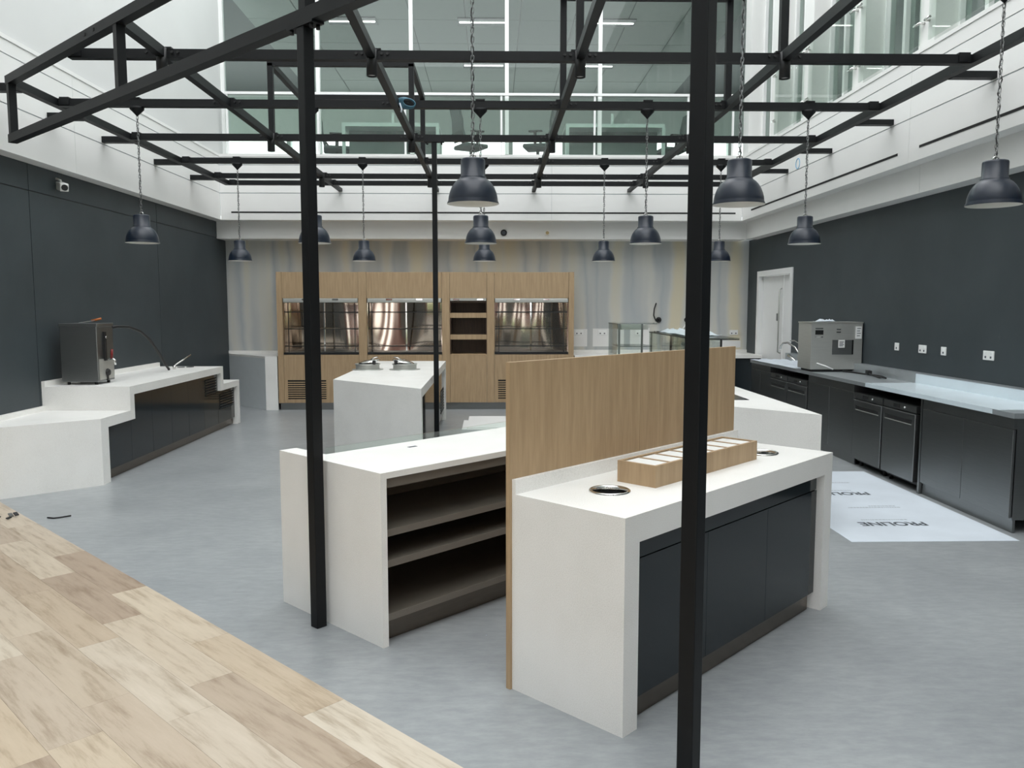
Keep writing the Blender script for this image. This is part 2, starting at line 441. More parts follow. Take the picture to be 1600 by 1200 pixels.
# office room
OY = 21.0
of = MB().box(-9, 12, GY+0.1, OY+0.2, 4.05, 4.245).build('floor_office', 'carpet')
tag(of, 'carpeted upper office floor behind the glazing', 'floor', kind='structure')
oc = thing('ceiling_office', 'tiled upper office ceiling behind the glazing', 'ceiling', (0, 17, 7.0), kind='structure')
B('backing', 'grille', oc, -9, 12, GY+0.05, OY+0.2, 7.012, 7.1)
for i in range(9):
    for j in range(5):
        x0 = -4.5+i*1.0; y0 = GY+0.08+j*1.35
        B('ceiling_tile', 'ceil_tile', oc, x0+0.01, x0+0.99, y0+0.01, y0+1.34, 7.0, 7.012)
for i, (x, y) in enumerate(((-2.6, 15.6), (-0.2, 15.6), (2.2, 15.6), (-2.6, 18.3), (-0.2, 18.3), (2.2, 18.3))):
    g = B('ceiling_grille', 'grille', oc, x-0.45, x+0.45, y-0.2, y+0.2, 6.985, 7.0)
    B('light_strip', 'lum', oc, x-0.42, x+0.42, y-0.015, y+0.015, 6.975, 6.985)
ow = MB()
ow.box(-9, 12, OY, OY+0.2, 5.95, 7.1).box(-9, 12, OY, OY+0.2, 4.245, 4.6)
for x in (-9.0, -5.2, -2.4, 0.4, 3.2, 6.0, 11.9): ow.box(x, x+0.1, OY, OY+0.2, 4.6, 5.95)
owo = ow.build('wall_office', 'office_wall')
tag(owo, 'far wall of the upper office with a bright window strip', 'wall', kind='structure')
def desk(x0, x1, label):
    t = thing('office_desk', label, 'desk', ((x0+x1)/2, 15.3, 4.245), group='desks in the upper office')
    B('desk_top', 'desk_w', t, x0, x1, 15.0, 15.8, 4.965, 5.03)
    for x in (x0, x1-0.05):
        for y in (15.0, 15.75): B('leg', 'desk_w', t, x, x+0.06, y, y+0.05, 4.245, 4.965)
    B('modesty_panel', 'screen_f', t, x0+0.06, x1-0.06, 15.4, 15.42, 4.45, 4.965)
    sc = B('screen', 'desk_w', t, (x0+x1)/2-0.02, (x0+x1)/2+0.02, 15.4, 15.45, 5.02, 5.3)
desk(-2.72, -0.98, 'white-framed desk in the upper office, left of the two')
desk(1.32, 3.12, 'white-framed desk in the upper office, right of the two')
def chair(x, y, rz, label):
    t = thing('office_chair', label, 'chair', (x, y, 4.245), rz, group='swivel chairs in the upper office')
    mb = MB()
    for i in range(5):
        a = 2*math.pi*i/5; mb.bar((0, 0, 0.07), (0.3*math.cos(a), 0.3*math.sin(a), 0.05), 0.04, 0.03)
    mb.build('base', 'black', t, True)
    for i in range(5):
        a = 2*math.pi*i/5; MB().tube([(0.3*math.cos(a), 0.3*math.sin(a)-0.02, 0.03), (0.3*math.cos(a), 0.3*math.sin(a)+0.02, 0.03)], 0.03, 8).build('castor', 'black', t, True)
    MB().tube([(0, 0, 0.07), (0, 0, 0.45)], 0.03, 10).build('stem', 'chrome', t, True)
    B('seat', 'chair_f', t, -0.25, 0.25, -0.25, 0.25, 0.45, 0.53, True, 0.03)
    mb = MB(); n = 6
    prof = [(-0.22, 0.58), (-0.27, 0.75), (-0.28, 0.95), (-0.33, 1.18)]
    for i in range(3): mb.bar((prof[i][0], 0, prof[i][1]), (prof[i+1][0], 0, prof[i+1][1]+0.004), 0.44-0.03*i, 0.04, (1, 0, 0.2))
    mb.build('backrest', 'chair_f', t, True)
    MB().bar((-0.1, 0, 0.47), (-0.26, 0, 0.7), 0.06, 0.03).build('back_bracket', 'black', t, True)
    for sgn in (-1, 1):
        a = MB().bar((0.0, sgn*0.27, 0.5), (0.0, sgn*0.29, 0.72), 0.05, 0.03).build('armrest', 'black', t, True)
        B('arm_pad', 'black', a, -0.14, 0.12, sgn*0.29-0.04, sgn*0.29+0.04, 0.72, 0.75, True, 0.01)
chair(-0.42, 15.7, 0.5, 'grey swivel chair right of the left upper office desk')
chair(0.85, 15.7, 2.9, 'grey swivel chair left of the right upper office desk')
chair(3.45, 16.0, 3.3, 'grey swivel chair beyond the right end of the right office desk')
chair(-3.0, 16.0, 0.2, 'grey swivel chair beyond the left end of the left office desk')

# ------------------------------------------------------------------ right upper facade
CX = FX1+0.08
wur = thing('wall_upper_right', 'white upper facade on the right with tall window bays', 'wall', (CX, 7, 4.245), kind='structure')
colsY = [13.95, 12.55, 11.25, 9.70, 8.18, 6.66, 5.14, 3.62, 2.10, 0.58, -0.94, -2.46, -3.98, -5.5]
for y in colsY:
    B('pier', 'paint_white', wur, CX, CX+0.35, y-0.15, y+0.15, 4.245, 8.3)
B('lintel', 'paint_white', wur, CX, CX+0.4, YF, GY+0.1, 8.3, TOPZ)
w2 = thing('window_2', 'tall recessed windows between white piers on the upper right', 'window', (CX+0.3, 7, 4.245), kind='structure')
for i in range(len(colsY)-1):
    y1, y0 = colsY[i]-0.15, colsY[i+1]+0.15
    ym = y0+(y1-y0)*0.62
    B('pane', 'glass_green', w2, CX+0.27, CX+0.28, y0+0.04, ym-0.03, 4.3, 8.3)
    B('pane', 'glass_green', w2, CX+0.27, CX+0.28, ym+0.03, y1-0.04, 4.3, 8.3)
    for ya, yb in ((y0, y0+0.04), (ym-0.03, ym+0.03), (y1-0.04, y1)):
        B('window_frame', 'white_gloss', w2, CX+0.22, CX+0.32, ya, yb, 4.245, 8.3)
for i in range(2, 8):
    y1, y0 = colsY[i-1]-0.15, colsY[i]+0.15
    t = thing('juliet_screen', 'glass guard screen with steel brackets, '+ORD[i-2]+' window bay from the back on the right', 'screen', (CX, (y0+y1)/2, 4.245), group='glass guards on the upper right facade')
    B('pane', 'glass_bal', t, CX-0.035, CX-0.02, y0-0.06, y1+0.06, 4.32, 5.36)
    for y in (y0-0.1, y1+0.1):
        for z in (4.52, 5.18):
            MB().tube([(CX-0.001, y, z), (CX-0.05, y, z), (CX-0.055, y+(0.1 if y < (y0+y1)/2 else -0.1), z)], 0.014, 8).build('bracket', 'chrome', t)
sr = MB().box(CX+0.3, 9.5, YF, GY, 4.05, 4.245).build('floor_side_office', 'carpet'); tag(sr, 'carpeted floor of the office behind the right windows', 'floor', kind='structure')
sc2 = MB().box(CX+0.36, 9.5, YF, GY, 7.4, 7.5).build('ceiling_side_office', 'side_wall'); tag(sc2, 'ceiling of the office behind the right windows', 'ceiling', kind='structure')
for y in (-2.0, 1.5, 5.0, 8.5, 12.0):
    for x in (7.0,): B('light_strip', 'lum', sc2, x-0.03, x+0.03, y-0.6, y+0.6, 7.385, 7.4)  # unseen glowing strips added to brighten the side office
sw = MB().box(9.4, 9.5, YF, GY, 4.245, 7.4).build('wall_side_office', 'side_wall'); tag(sw, 'far wall of the office behind the right windows', 'wall', kind='structure')

# ------------------------------------------------------------------ unseen brick front behind the camera, openings sized to hold back front light
wf = MB()
for x, wx in ((-4.9, 1.3), (-2.6, 1.3), (-0.3, 1.3), (2.0, 1.3), (4.3, 0.55)): wf.box(x, x+wx, YF-0.4, YF, 0, 4.3)
wf.box(-4.9, 4.85, YF-0.4, YF, 0, 0.35).box(-4.9, 4.85, YF-0.4, YF, 2.5, 4.3)
wfo = wf.build('wall_front', 'brick'); tag(wfo, 'unseen brick front wall behind the viewer, openings narrowed to dim the front light', 'wall', kind='structure')
wfu = MB().box(-4.9, 4.85, YF-0.4, YF, 4.3, TOPZ).build('wall_upper_front', 'paint_white'); tag(wfu, 'white upper wall behind the viewer', 'wall', kind='structure')  # unseen; kept white to brighten what the steel reflects
gr = MB().box(-40, 40, -45, YF-0.4, -0.3, -0.12).build('ground', 'grass'); tag(gr, 'lawn outside the front openings', 'lawn', kind='structure')

# ------------------------------------------------------------------ door on the right wall
d1 = thing('door_1', 'white door with long pull handle in the right wall beyond the sink', 'door', (XR, (DY0+DY1)/2, 0), kind='structure')
for y0, y1, z0, z1 in ((DY0, DY0+0.09, 0, DZ), (DY1-0.09, DY1, 0, DZ), (DY0+0.09, DY1-0.09, DZ-0.09, DZ)):
    B('door_frame', 'white_gloss', d1, XR-0.02, XR+0.18, y0, y1, z0, z1)
B('door_leaf', 'white_gloss', d1, XR+0.06, XR+0.11, DY0+0.095, 12.86, 0.01, DZ-0.095)
lf = B('door_leaf', 'white_gloss', d1, XR+0.06, XR+0.11, 12.875, DY1-0.095, 0.01, DZ-0.095)
MB().tube([(XR+0.06, 12.95, 2.02), (XR+0.02, 12.95, 2.0), (XR+0.02, 12.95, 1.0), (XR+0.06, 12.95, 0.98)], 0.012, 8).build('pull_handle', 'steel', lf)
B('lock_plate', 'steel_dark', lf, XR+0.055, XR+0.06, 13.10, 13.16, 1.50, 1.62)

# ================================================================== STEEL CANOPY FRAME
fr = thing('canopy_frame', 'black steel canopy frame on posts over the serving counters', 'steel frame', (0, 8, 0))
S = 0.07; ZB, ZT = 3.63, 3.70; ZC = (ZB+ZT)/2; LZ = 3.175
FL, FR = (-0.95, 4.27), (0.69, 2.73)
SL = (FR[1]-FL[1])/(FR[0]-FL[0])
DG = lambda x: FL[1]+SL*(x-FL[0])
DGX = lambda y: FL[0]+(y-FL[1])/SL
RAIL_L, RAIL_R = -4.17, 3.80
RAFT = [-2.54, -0.935, 0.678, 2.28]
BEAMS = [1.9, 3.45, 5.0, 6.53, 8.05, 9.60, 11.10, 12.35, 13.03]
ex = Vector((1, SL, 0)).normalized()
# diagonal ladder fascia
a, b = Vector((RAIL_L, DG(RAIL_L), 0)), Vector((RAIL_R, DG(RAIL_R), 0))
for z, nm in ((LZ, 'bottom_chord'), (ZC, 'top_chord')):
    MB().bar(a+Vector((0, 0, z)), b+Vector((0, 0, z)), S, S).build(nm, 'black', fr)
for x in [RAIL_L+0.03]+RAFT+[RAIL_R-0.03]:
    MB().bar((x, DG(x), LZ+S/2), (x, DG(x), ZB), 0.06, 0.06).build('upright', 'black', fr)
mb = MB()
for x in RAFT:
    for k in (-0.35, -0.24):
        c = Vector((x+k, DG(x+k), ZC)); n = Vector((SL, -1, 0)).normalized()
        mb.bar(c+n*0.03, c+n*0.038, 0.022, 0.022)
mb.build('bolt_holes', 'void', fr)['kind'] = 'stuff'
# side rails and beams
MB().bar((RAIL_L, DG(RAIL_L)+0.03, ZC), (RAIL_L, 13.065, ZC), S, S).build('side_rail', 'black', fr)
MB().bar((RAIL_R, DG(RAIL_R)+0.03, ZC), (RAIL_R, 13.065, ZC), S, S).build('side_rail', 'black', fr)
for y in BEAMS:
    x0 = RAIL_L if y > DG(RAIL_L) else DGX(y)+0.06
    bm_ = MB().bar((x0+0.035, y, ZC), (RAIL_R-0.035, y, ZC), S, S).build('cross_beam', 'black', fr)
    for x in (x0+0.05, RAIL_R-0.05):
        sgn = 1 if x < 0 else -1
        B('end_cleat', 'black', bm_, x, x+sgn*0.09, y-0.045, y+0.045, ZB+0.01, ZT+0.012)
for x in RAFT:
    ra = MB().bar((x, DG(x)+0.04, ZC+0.003), (x, 13.0, ZC+0.003), 0.062, S+0.004).build('rafter', 'black', fr)
    for y in BEAMS:
        if y > DG(x)+0.3 and 5.5 < y:
            mbb = MB()
            for s2 in (-1, 1):
                for j in (0.075, 0.12): mbb.tube([(x+s2*j, y-0.034, ZC+0.008), (x+s2*j, y-0.048, ZC+0.008)], 0.011, 6)
            mbb.build('bolt_set', 'black_edge', ra)['kind'] = 'stuff'
            B('splice_plate', 'black', ra, x-0.07, x+0.07, y-0.04, y+0.04, ZT, ZT+0.014)
    B('wall_stub', 'black', ra, x-0.03, x+0.03, 13.06, FY, ZB+0.01, ZB+0.06)
for y in (7.5, 8.6, 9.75, 11.2, 12.5):
    B('wall_bracket', 'black', fr, FX0, RAIL_L-0.03, y-0.04, y+0.04, ZB-0.005, ZB+0.065)
for y in (6.9, 8.65, 10.2, 11.7):
    B('wall_bracket', 'black', fr, RAIL_R+0.03, FX1, y-0.04, y+0.04, ZB-0.005, ZB+0.05)
# raised lantern boxes
for (x0, x1, y0, y1) in ((RAFT[0], RAFT[1], 9.60, 11.10), (RAFT[2], RAFT[3], 6.53, 8.05)):
    zt = 4.49 if y0 > 9 else 4.68
    for x in (x0, x1):
        for y in (y0, y1): MB().bar((x, y, ZT), (x, y, zt), 0.06, 0.06, (1, 0, 0)).build('lantern_upright', 'black', fr)
        MB().bar((x, y0+0.03, zt), (x, y1-0.03, zt), 0.06, 0.06).build('lantern_side', 'black', fr)
    for y in (y0, y1): MB().bar((x0-0.03, y, zt), (x1+0.03, y, zt), 0.06, 0.06).build('lantern_rail', 'black', fr)
# posts
def post(x, y, rz, zt, s=0.062):
    mb = MB(); c, sn = math.cos(rz), math.sin(rz); h = s/2
    poly = [(x+c*p-sn*q, y+sn*p+c*q) for p, q in ((-h, -h), (h, -h), (h, h), (-h, h))]
    o = mb.prism(poly, 0, zt).build('post', 'black', fr, bevel=0.004)
    h2 = 0.06
    B2 = MB().prism([(x+c*p-sn*q, y+sn*p+c*q) for p, q in ((-h2*1.9, -h2*0.6), (h2*1.9, -h2*0.6), (h2*1.9, h2*0.6), (-h2*1.9, h2*0.6))], zt, zt+0.012).build('cap_plate', 'black', o)
    mb = MB()
    for p in (-0.085, 0.085):
        for q in (-0.02, 0.02):
            X, Y = x+c*p-sn*q, y+sn*p+c*q; mb.tube([(X, Y, zt-0.022), (X, Y, zt)], 0.011, 6)
    mb.build('bolt_set', 'black_edge', o)['kind'] = 'stuff'
RZ = math.atan2(SL, 1)
post(FL[0], FL[1], RZ, LZ-S/2-0.012); post(FR[0], FR[1], RZ, LZ-S/2-0.012)
post(-0.68, 9.60, 0, ZB-0.012, 0.058)
# coil of cable on the middle beam
cc = thing('cable_coil', 'small coil of teal cable hung on the second cross beam', 'cable coil', (-0.84, 7.97, 3.55))
mb = MB()
for j in range(4):
    r = 0.066-0.006*j
    mb.tube([(-0.83+r*1.25*math.cos(t)+0.01*j, 7.985-0.008*j, 3.665+r*0.75*math.sin(t)-0.25*r*math.cos(t)) for t in [i*2*math.pi/20 for i in range(21)]], 0.006, 6, False)
mb.build('coil', 'teal', cc)
MB().tube([(-0.89, 7.965, 3.66), (-0.87, 7.955, 3.60), (-0.875, 7.955, 3.575)], 0.009, 6).build('plug', 'paper', cc)

# ------------------------------------------------------------------ spotlights
spot = None
for bi, (y, nm) in enumerate(((6.53, 'front'), (9.60, 'middle'), (12.35, 'rear'))):
    for xi, x in enumerate(RAFT):
        lab = 'black cylinder spotlight under the %s cross beam, %s from the left' % (nm, ORD[xi])
        if spot is None:
            spot = thing('spotlight', lab, 'spotlight', (x, y-0.05, ZB), group='spotlights on the canopy frame')
            MB().lathe([(0, 0.07), (0.042, 0.07), (0.042, -0.13), (0.036, -0.13), (0.034, -0.115), (0, -0.113)], seg=24).build('housing', 'black_edge', spot, True)
            MB().lathe([(0, -0.118), (0.033, -0.118), (0.033, -0.114), (0, -0.113)], seg=24).build('lens', 'lamp_in', spot, True)
            MB().box(-0.02, 0.02, 0.0, 0.05, 0.0, 0.07).build('bracket', 'black_edge', spot, True)
        else:
            o = copy_tree(spot, None, (x, y-0.05, ZB)); o['label'] = lab

# ------------------------------------------------------------------ pendant lamps
RIM = 2.345
def pendant_proto(lab, loc):
    t = thing('pendant_lamp', lab, 'pendant lamp', loc, group='pendant lamps on chains')
    out = [(0.157, 0.0), (0.157, 0.006), (0.150, 0.020), (0.150, 0.026), (0.1475, 0.045), (0.141, 0.07), (0.131, 0.095), (0.117, 0.118), (0.100, 0.137), (0.082, 0.150), (0.081, 0.153)]
    inn = [(0.079, 0.148), (0.098, 0.134), (0.115, 0.115), (0.129, 0.092), (0.139, 0.068), (0.1455, 0.045), (0.148, 0.022), (0.154, 0.002), (0.157, 0.0)]
    MB().lathe(out, seg=40).build('shade', 'navy', t, True)
    MB().lathe(inn, seg=40).build('reflector', 'lamp_in', t, True)
    MB().lathe([(0.079, 0.148), (0.0, 0.148)], seg=40).build('lamp_disc', 'lamp_in', t, True)
    MB().lathe([(0.081, 0.150), (0.081, 0.160), (0.074, 0.163), (0.074, 0.258), (0.070, 0.267), (0.062, 0.270), (0, 0.271)], seg=32).build('neck', 'navy', t, True)
    mb = MB()
    mb.tube([(-0.018, 0, 0.268), (-0.016, 0, 0.288), (0, 0, 0.298), (0.016, 0, 0.288), (0.018, 0, 0.268)], 0.004, 6)
    mb.build('hanger_loop', 'chrome', t, True)
    # chain links
    z0, z1 = 0.29, ZB-RIM-0.085; n = int((z1-z0)/0.027); st = (z1-z0)/n
    mb = MB(); L, Wd, rr = 0.021, 0.0095, 0.0028
    for i in range(n):
        zc = z0+st*(i+0.5); ring = []
        for k in range(9):
            a = 2*math.pi*k/8; px, pz = Wd*math.sin(a), (L-Wd)*(1 if math.cos(a) > 0 else -1)+Wd*math.cos(a)
            ring.append((px, 0, zc+pz*0.9) if i % 2 == 0 else (0, px, zc+pz*0.9))
        mb.tube(ring, rr, 4, False)
    mb.build('chain', 'steel_dark', t, True)['kind'] = 'stuff'
    mb = MB(); pts = []
    for i in range(25):
        z = 0.28+(z1-0.26)*i/24; pts.append((0.008*math.sin(i*1.7), 0.008*math.cos(i*1.3), z))
    mb.tube(pts, 0.003, 5).build('flex', 'rubber', t, True)
    zb = ZB-RIM
    MB().lathe([(0.006, zb-0.085), (0.018, zb-0.07), (0.065, zb-0.022), (0.066, zb), (0, zb)], seg=20).build('ceiling_cup', 'black', t, True)
    B('beam_clip', 'black', t, -0.045, 0.045, -0.043, 0.043, zb+S, zb+S+0.014, True)
    return t
lamp = None
PX = [-3.41, -1.745, -0.122, 1.50, 3.08]
for y, xs, nm in ((5.0, PX[2:], 'nearest'), (8.05, PX, 'middle'), (11.10, PX, 'farthest')):
    for xi, x in enumerate(xs):
        lab = 'navy dome pendant lamp in the %s row, %s of %d from the left' % (nm, ORD[xi], len(xs))
        if lamp is None: lamp = pendant_proto(lab, (x, y, RIM))
        else:
            o = copy_tree(lamp, None, (x, y, RIM)); o['label'] = lab

# ================================================================== FRONT SERVING COUNTER
R45 = math.radians(45)
def holes(obj, cyls):
    bmc = bmesh.new()
    for (x, y, r, z0, z1) in cyls:
        m = Matrix.Translation((x, y, (z0+z1)/2))
        bmesh.ops.create_cone(bmc, cap_ends=True, segments=40, radius1=r, radius2=r, depth=z1-z0, matrix=m)
    me = bpy.data.meshes.new('cut'); bmc.to_mesh(me); bmc.free()
    cut = bpy.data.objects.new('cut', me); COL.objects.link(cut); cut.matrix_world = WM[obj.name]
    md = obj.modifiers.new('b', 'BOOLEAN'); md.object = cut; md.operation = 'DIFFERENCE'; md.solver = 'EXACT'
    bpy.context.view_layer.update()
    dg = bpy.context.evaluated_depsgraph_get()
    nm = bpy.data.meshes.new_from_object(obj.evaluated_get(dg))
    obj.modifiers.remove(md); old = obj.data; obj.data = nm
    if not nm.materials: nm.materials.append(old.materials[0])
    bpy.data.objects.remove(cut, do_unlink=True)

c1 = thing('serving_counter', 'white waterfall-edge counter with oak screen and dark glossy doors in the foreground', 'counter', (0.513, 3.088, 0), R45)
L1, D1 = 2.0, 0.612
wt = B('worktop', 'white', c1, 0, L1, 0, D1, 0.785, 0.90, True)
CH = ((0.341, 0.332), (1.70, 0.285))
holes(wt, [(x, y, 0.082, 0.7, 0.95) for x, y in CH])
for x, y in CH:
    ch = MB().lathe([(0.094, 0.9005), (0.094, 0.906), (0.088, 0.909), (0.080, 0.906), (0.078, 0.895), (0.078, 0.60)], (x, y, 0), 40).build('waste_chute', 'chrome', c1, True)
    MB().lathe([(0.077, 0.885), (0.077, 0.60), (0, 0.60)], (x, y, 0), 40).build('chute_liner', 'rubber', ch, True)
B('end_panel', 'white', c1, 0, 0.10, 0, D1, 0.0, 0.785, True)
B('end_panel', 'white', c1, L1-0.10, L1, 0, D1, 0.0, 0.785, True)
B('upstand', 'white', c1, 0, L1, D1-0.022, D1, 0.90, 0.965, True)
B('carcass', 'carcass', c1, 0.10, L1-0.10, 0.06, D1, 0.10, 0.785, True)
B('top_rail', 'gloss_door', c1, 0.105, L1-0.115, 0.040, 0.058, 0.70, 0.783, True)
for i in range(3):
    x0 = 0.105+i*0.593
    B('door', 'gloss_door', c1, x0+0.0015, x0+0.5915, 0.036, 0.058, 0.105, 0.696, True)
B('plinth', 'plinth', c1, 0.10, L1-0.14, 0.06, 0.08, 0.004, 0.105, True)
for x0, x1 in ((-0.012, 0.977), (0.979, 1.985)):
    B('back_board', 'oak', c1, x0, x1, D1+0.001, D1+0.026, 0.0, 1.483, True)
# condiment box on it
cb = thing('condiment_box', 'low oak box with white compartments standing on the foreground counter', 'box', (0.513, 3.088, 0.90), R45)
bx0, bx1, by0, by1, bh = 0.53, 1.505, 0.214, 0.428, 0.102
B('side_board', 'oak', cb, bx0, bx1, by0, by0+0.014, 0, bh, True); B('side_board', 'oak', cb, bx0, bx1, by1-0.014, by1, 0, bh, True)
B('end_board', 'oak', cb, bx0, bx0+0.014, by0+0.014, by1-0.014, 0, bh, True); B('end_board', 'oak', cb, bx1-0.014, bx1, by0+0.014, by1-0.014, 0, bh, True)
B('base_board', 'oak', cb, bx0+0.014, bx1-0.014, by0+0.014, by1-0.014, 0, 0.012, True)
n = 7; wdt = (bx1-bx0-0.028)/n
for i in range(n):
    x = bx0+0.014+wdt*i
    B('compartment_insert', 'plastic_w', cb, x+0.007, x+wdt-0.007, by0+0.020, by1-0.020, 0.012, bh-0.006, True)
    if i: B('divider', 'oak', cb, x-0.005, x+0.005, by0+0.014, by1-0.014, 0.012, bh-0.002, True)

# ================================================================== SHELF COUNTER
c2 = thing('shelf_counter', 'white counter with open dark shelves behind the left front post', 'counter', (-0.562, 3.972, 0), R45)
L2, D2 = 2.0, 0.652
B('worktop', 'white', c2, 0, L2, 0, D2, 0.868, 0.90, True)
for x0 in (0, L2-0.036):
    B('end_panel', 'white', c2, x0, x0+0.036, 0, D2, 0.0, 0.868, True)
B('end_return', 'white', c2, 0, 0.112, D2, 0.955, 0.0, 0.90, True)
B('end_return', 'white', c2, L2-0.112, L2, D2, 0.955, 0.0, 0.90, True)
B('shelf_back', 'carcass', c2, 0.036, L2-0.036, D2-0.03, D2-0.012, 0.12, 0.868, True)
B('front_panel', 'white', c2, 0.112, L2-0.112, D2-0.012, D2, 0.0, 0.868, True)
B('top_rail', 'taupe', c2, 0.036, L2-0.036, 0.02, 0.04, 0.815, 0.868, True)
for z0, z1 in ((0.565, 0.60), (0.405, 0.44), (0.125, 0.16)):
    s = B('shelf', 'carcass', c2, 0.036, L2-0.036, 0.022, D2-0.03, z0, z1, True)
    B('shelf_edge', 'taupe', s, 0.036, L2-0.036, 0.016, 0.022, z0, z1, True)
B('plinth', 'plinth', c2, 0.036, L2-0.05, 0.07, 0.09, 0.004, 0.125, True)
B('glass_screen', 'glass', c2, 0.115, L2-0.115, D2+0.004, D2+0.014, 0.10, 0.935, True)
B('cable_port', 'ink', c2, 0.575, 0.635, 0.48, 0.502, 0.90, 0.9015, True)

# ================================================================== LEFT WALL COUNTER
XF = -3.79; XW = XL+0.003
c3 = thing('wall_counter', 'long stepped white counter with dark glossy doors along the left wall', 'counter', (-4.2, 9.6, 0))
YA, YC = 7.83, 7.83-0.80
MB().prism([(XF, YA), (XF, 8.58), (XW, 8.58), (XW, YC)], 0.55, 0.65).build('low_worktop', 'white', c3)
MB().prism([(XF, YA), (XF, 7.98), (XW, 7.98-0.80), (XW, YC)], 0.0, 0.55).build('end_panel', 'white', c3)
B('riser', 'white', c3, XW, XF, 8.48, 8.58, 0.65, 0.81)
B('worktop', 'white', c3, XW, XF, 8.48, 11.40, 0.81, 0.90)
B('riser', 'white', c3, XW, XF, 11.30, 11.40, 0.565, 0.81)
B('low_worktop', 'white', c3, XW, XF, 11.40, 12.10, 0.565, 0.65)
B('end_panel', 'white', c3, XW, XF, 12.0, 12.10, 0.0, 0.565)
B('upstand', 'white', c3, XW, XW+0.035, 8.48, 11.40, 0.90, 0.955)
MB().prism([(XW, 7.05), (XW+0.035, 7.09), (XW+0.035, 8.48), (XW, 8.48)], 0.65, 0.70).build('upstand', 'white', c3)
B('carcass', 'carcass', c3, XW, XF-0.07, 7.98, 12.0, 0.10, 0.55)
B('carcass', 'carcass', c3, XW, XF-0.07, 8.58, 11.30, 0.55, 0.81)
dz = [(7.985, 8.578, 0.548)]+[(8.582+i*0.543, 8.582+(i+1)*0.543-0.004, 0.808) for i in range(5)]+[(11.302, 11.998, 0.563)]
for i, (y0, y1, zt) in enumerate(dz):
    d = B('door', 'gloss_brown' if i >= 5 else 'gloss_door', c3, XF-0.068, XF-0.048, y0, y1, 0.105, zt)
    if i >= 5:
        B('vent_backing', 'void', d, XF-0.049, XF-0.046, y0+0.05, y1-0.05, zt-0.27, zt-0.05)
        for k in range(6): B('slat', 'gloss_door', d, XF-0.048, XF-0.040, y0+0.05, y1-0.05, zt-0.262+k*0.036, zt-0.262+k*0.036+0.020)
B('plinth', 'plinth', c3, XF-0.10, XF-0.08, 7.99, 12.0, 0.004, 0.105)
for x, y in ((-4.295, 11.20), (-4.19, 11.25)):
    MB().lathe([(0.05, 0.9), (0.05, 0.906), (0.035, 0.907), (0, 0.9065)], (x, y, 0), 24).build('grommet', 'void', c3)

# water boiler
bo = thing('water_boiler', 'dark steel catering water boiler with red-levered tap on the left counter', 'boiler', (-4.39, 8.85, 0.90))
bx = (-4.585, -4.195, 8.67, 9.04)
B('body', 'steel_dark', bo, bx[0], bx[1], bx[2], bx[3], 0.93, 1.515, bevel=0.008)
B('lid', 'steel_dark', bo, bx[0]-0.006, bx[1]+0.006, bx[2]-0.006, bx[3]+0.006, 1.515, 1.552, bevel=0.006)
for x in (bx[0]+0.05, bx[1]-0.05):
    for y in (bx[2]+0.05, bx[3]-0.05): MB().tube([(x, y, 0.90), (x, y, 0.93)], 0.016, 10).build('foot', 'rubber', bo)
B('front_plate', 'steel', bo, bx[1], bx[1]+0.004, bx[2]+0.02, bx[3]-0.02, 0.95, 1.17)
sg = B('sight_gauge', 'rubber', bo, bx[1], bx[1]+0.02, 8.80, 8.84, 1.15, 1.46)
MB().tube([(bx[1]+0.02, 8.82, 1.40), (bx[1]+0.03, 8.82, 1.40)], 0.012, 10).build('gauge_knob', 'chrome', sg)
tp = MB().tube([(bx[1], 8.87, 1.16), (bx[1]+0.07, 8.87, 1.16), (bx[1]+0.085, 8.87, 1.15), (bx[1]+0.085, 8.87, 1.10)], 0.014, 10).build('tap', 'chrome', bo)
MB().tube([(bx[1]+0.05, 8.87, 1.17), (bx[1]+0.06, 8.87, 1.27)], 0.013, 8).build('lever', 'red', tp)
dl = MB().lathe([(0, 0), (0.04, 0), (0.042, 0.01), (0.03, 0.03), (0, 0.032)], seg=20).build('dial', 'rubber', bo, True)
dl.rotation_euler = (0, math.radians(90), 0); dl.location = (bx[1]+4.39, 8.86-8.85, 1.02-0.90)
B('skirt', 'rubber', bo, bx[1], bx[1]+0.012, 8.845, 8.875, 0.935, 1.0)
MB().tube([(bx[1]-0.03, bx[3]-0.04, 1.50), (bx[1]+0.02, bx[3]+0.05, 1.51), (-4.16, 9.35, 1.50), (-4.16, 9.65, 1.44), (-4.18, 9.95, 1.33), (-4.2, 10.25, 1.15), (-4.23, 10.5, 1.0), (-4.26, 10.7, 0.91)], 0.016, 8).build('hose', 'rubber', bo)
tr = thing('hand_tool', 'orange-handled tool lying on top of the water boiler', 'tool', (-4.36, 8.85, 1.552))
MB().bar((-4.44, 8.80, 1.556), (-4.30, 8.86, 1.582), 0.03, 0.008).build('blade', 'steel_dark', tr)
MB().tube([(-4.33, 8.85, 1.578), (-4.24, 8.885, 1.60)], 0.012, 8).build('handle', 'orange', tr)
tap3 = thing('counter_tap', 'slim chrome tap lever beside the hose end on the left counter', 'tap', (-4.25, 10.85, 0.90))
MB().tube([(-4.25, 10.85, 0.90), (-4.25, 10.85, 0.95)], 0.02, 10).build('tap_base', 'chrome', tap3)
MB().tube([(-4.25, 10.85, 0.95), (-4.2, 10.95, 1.0), (-4.12, 11.1, 1.08)], 0.010, 8).build('lever', 'chrome', tap3)

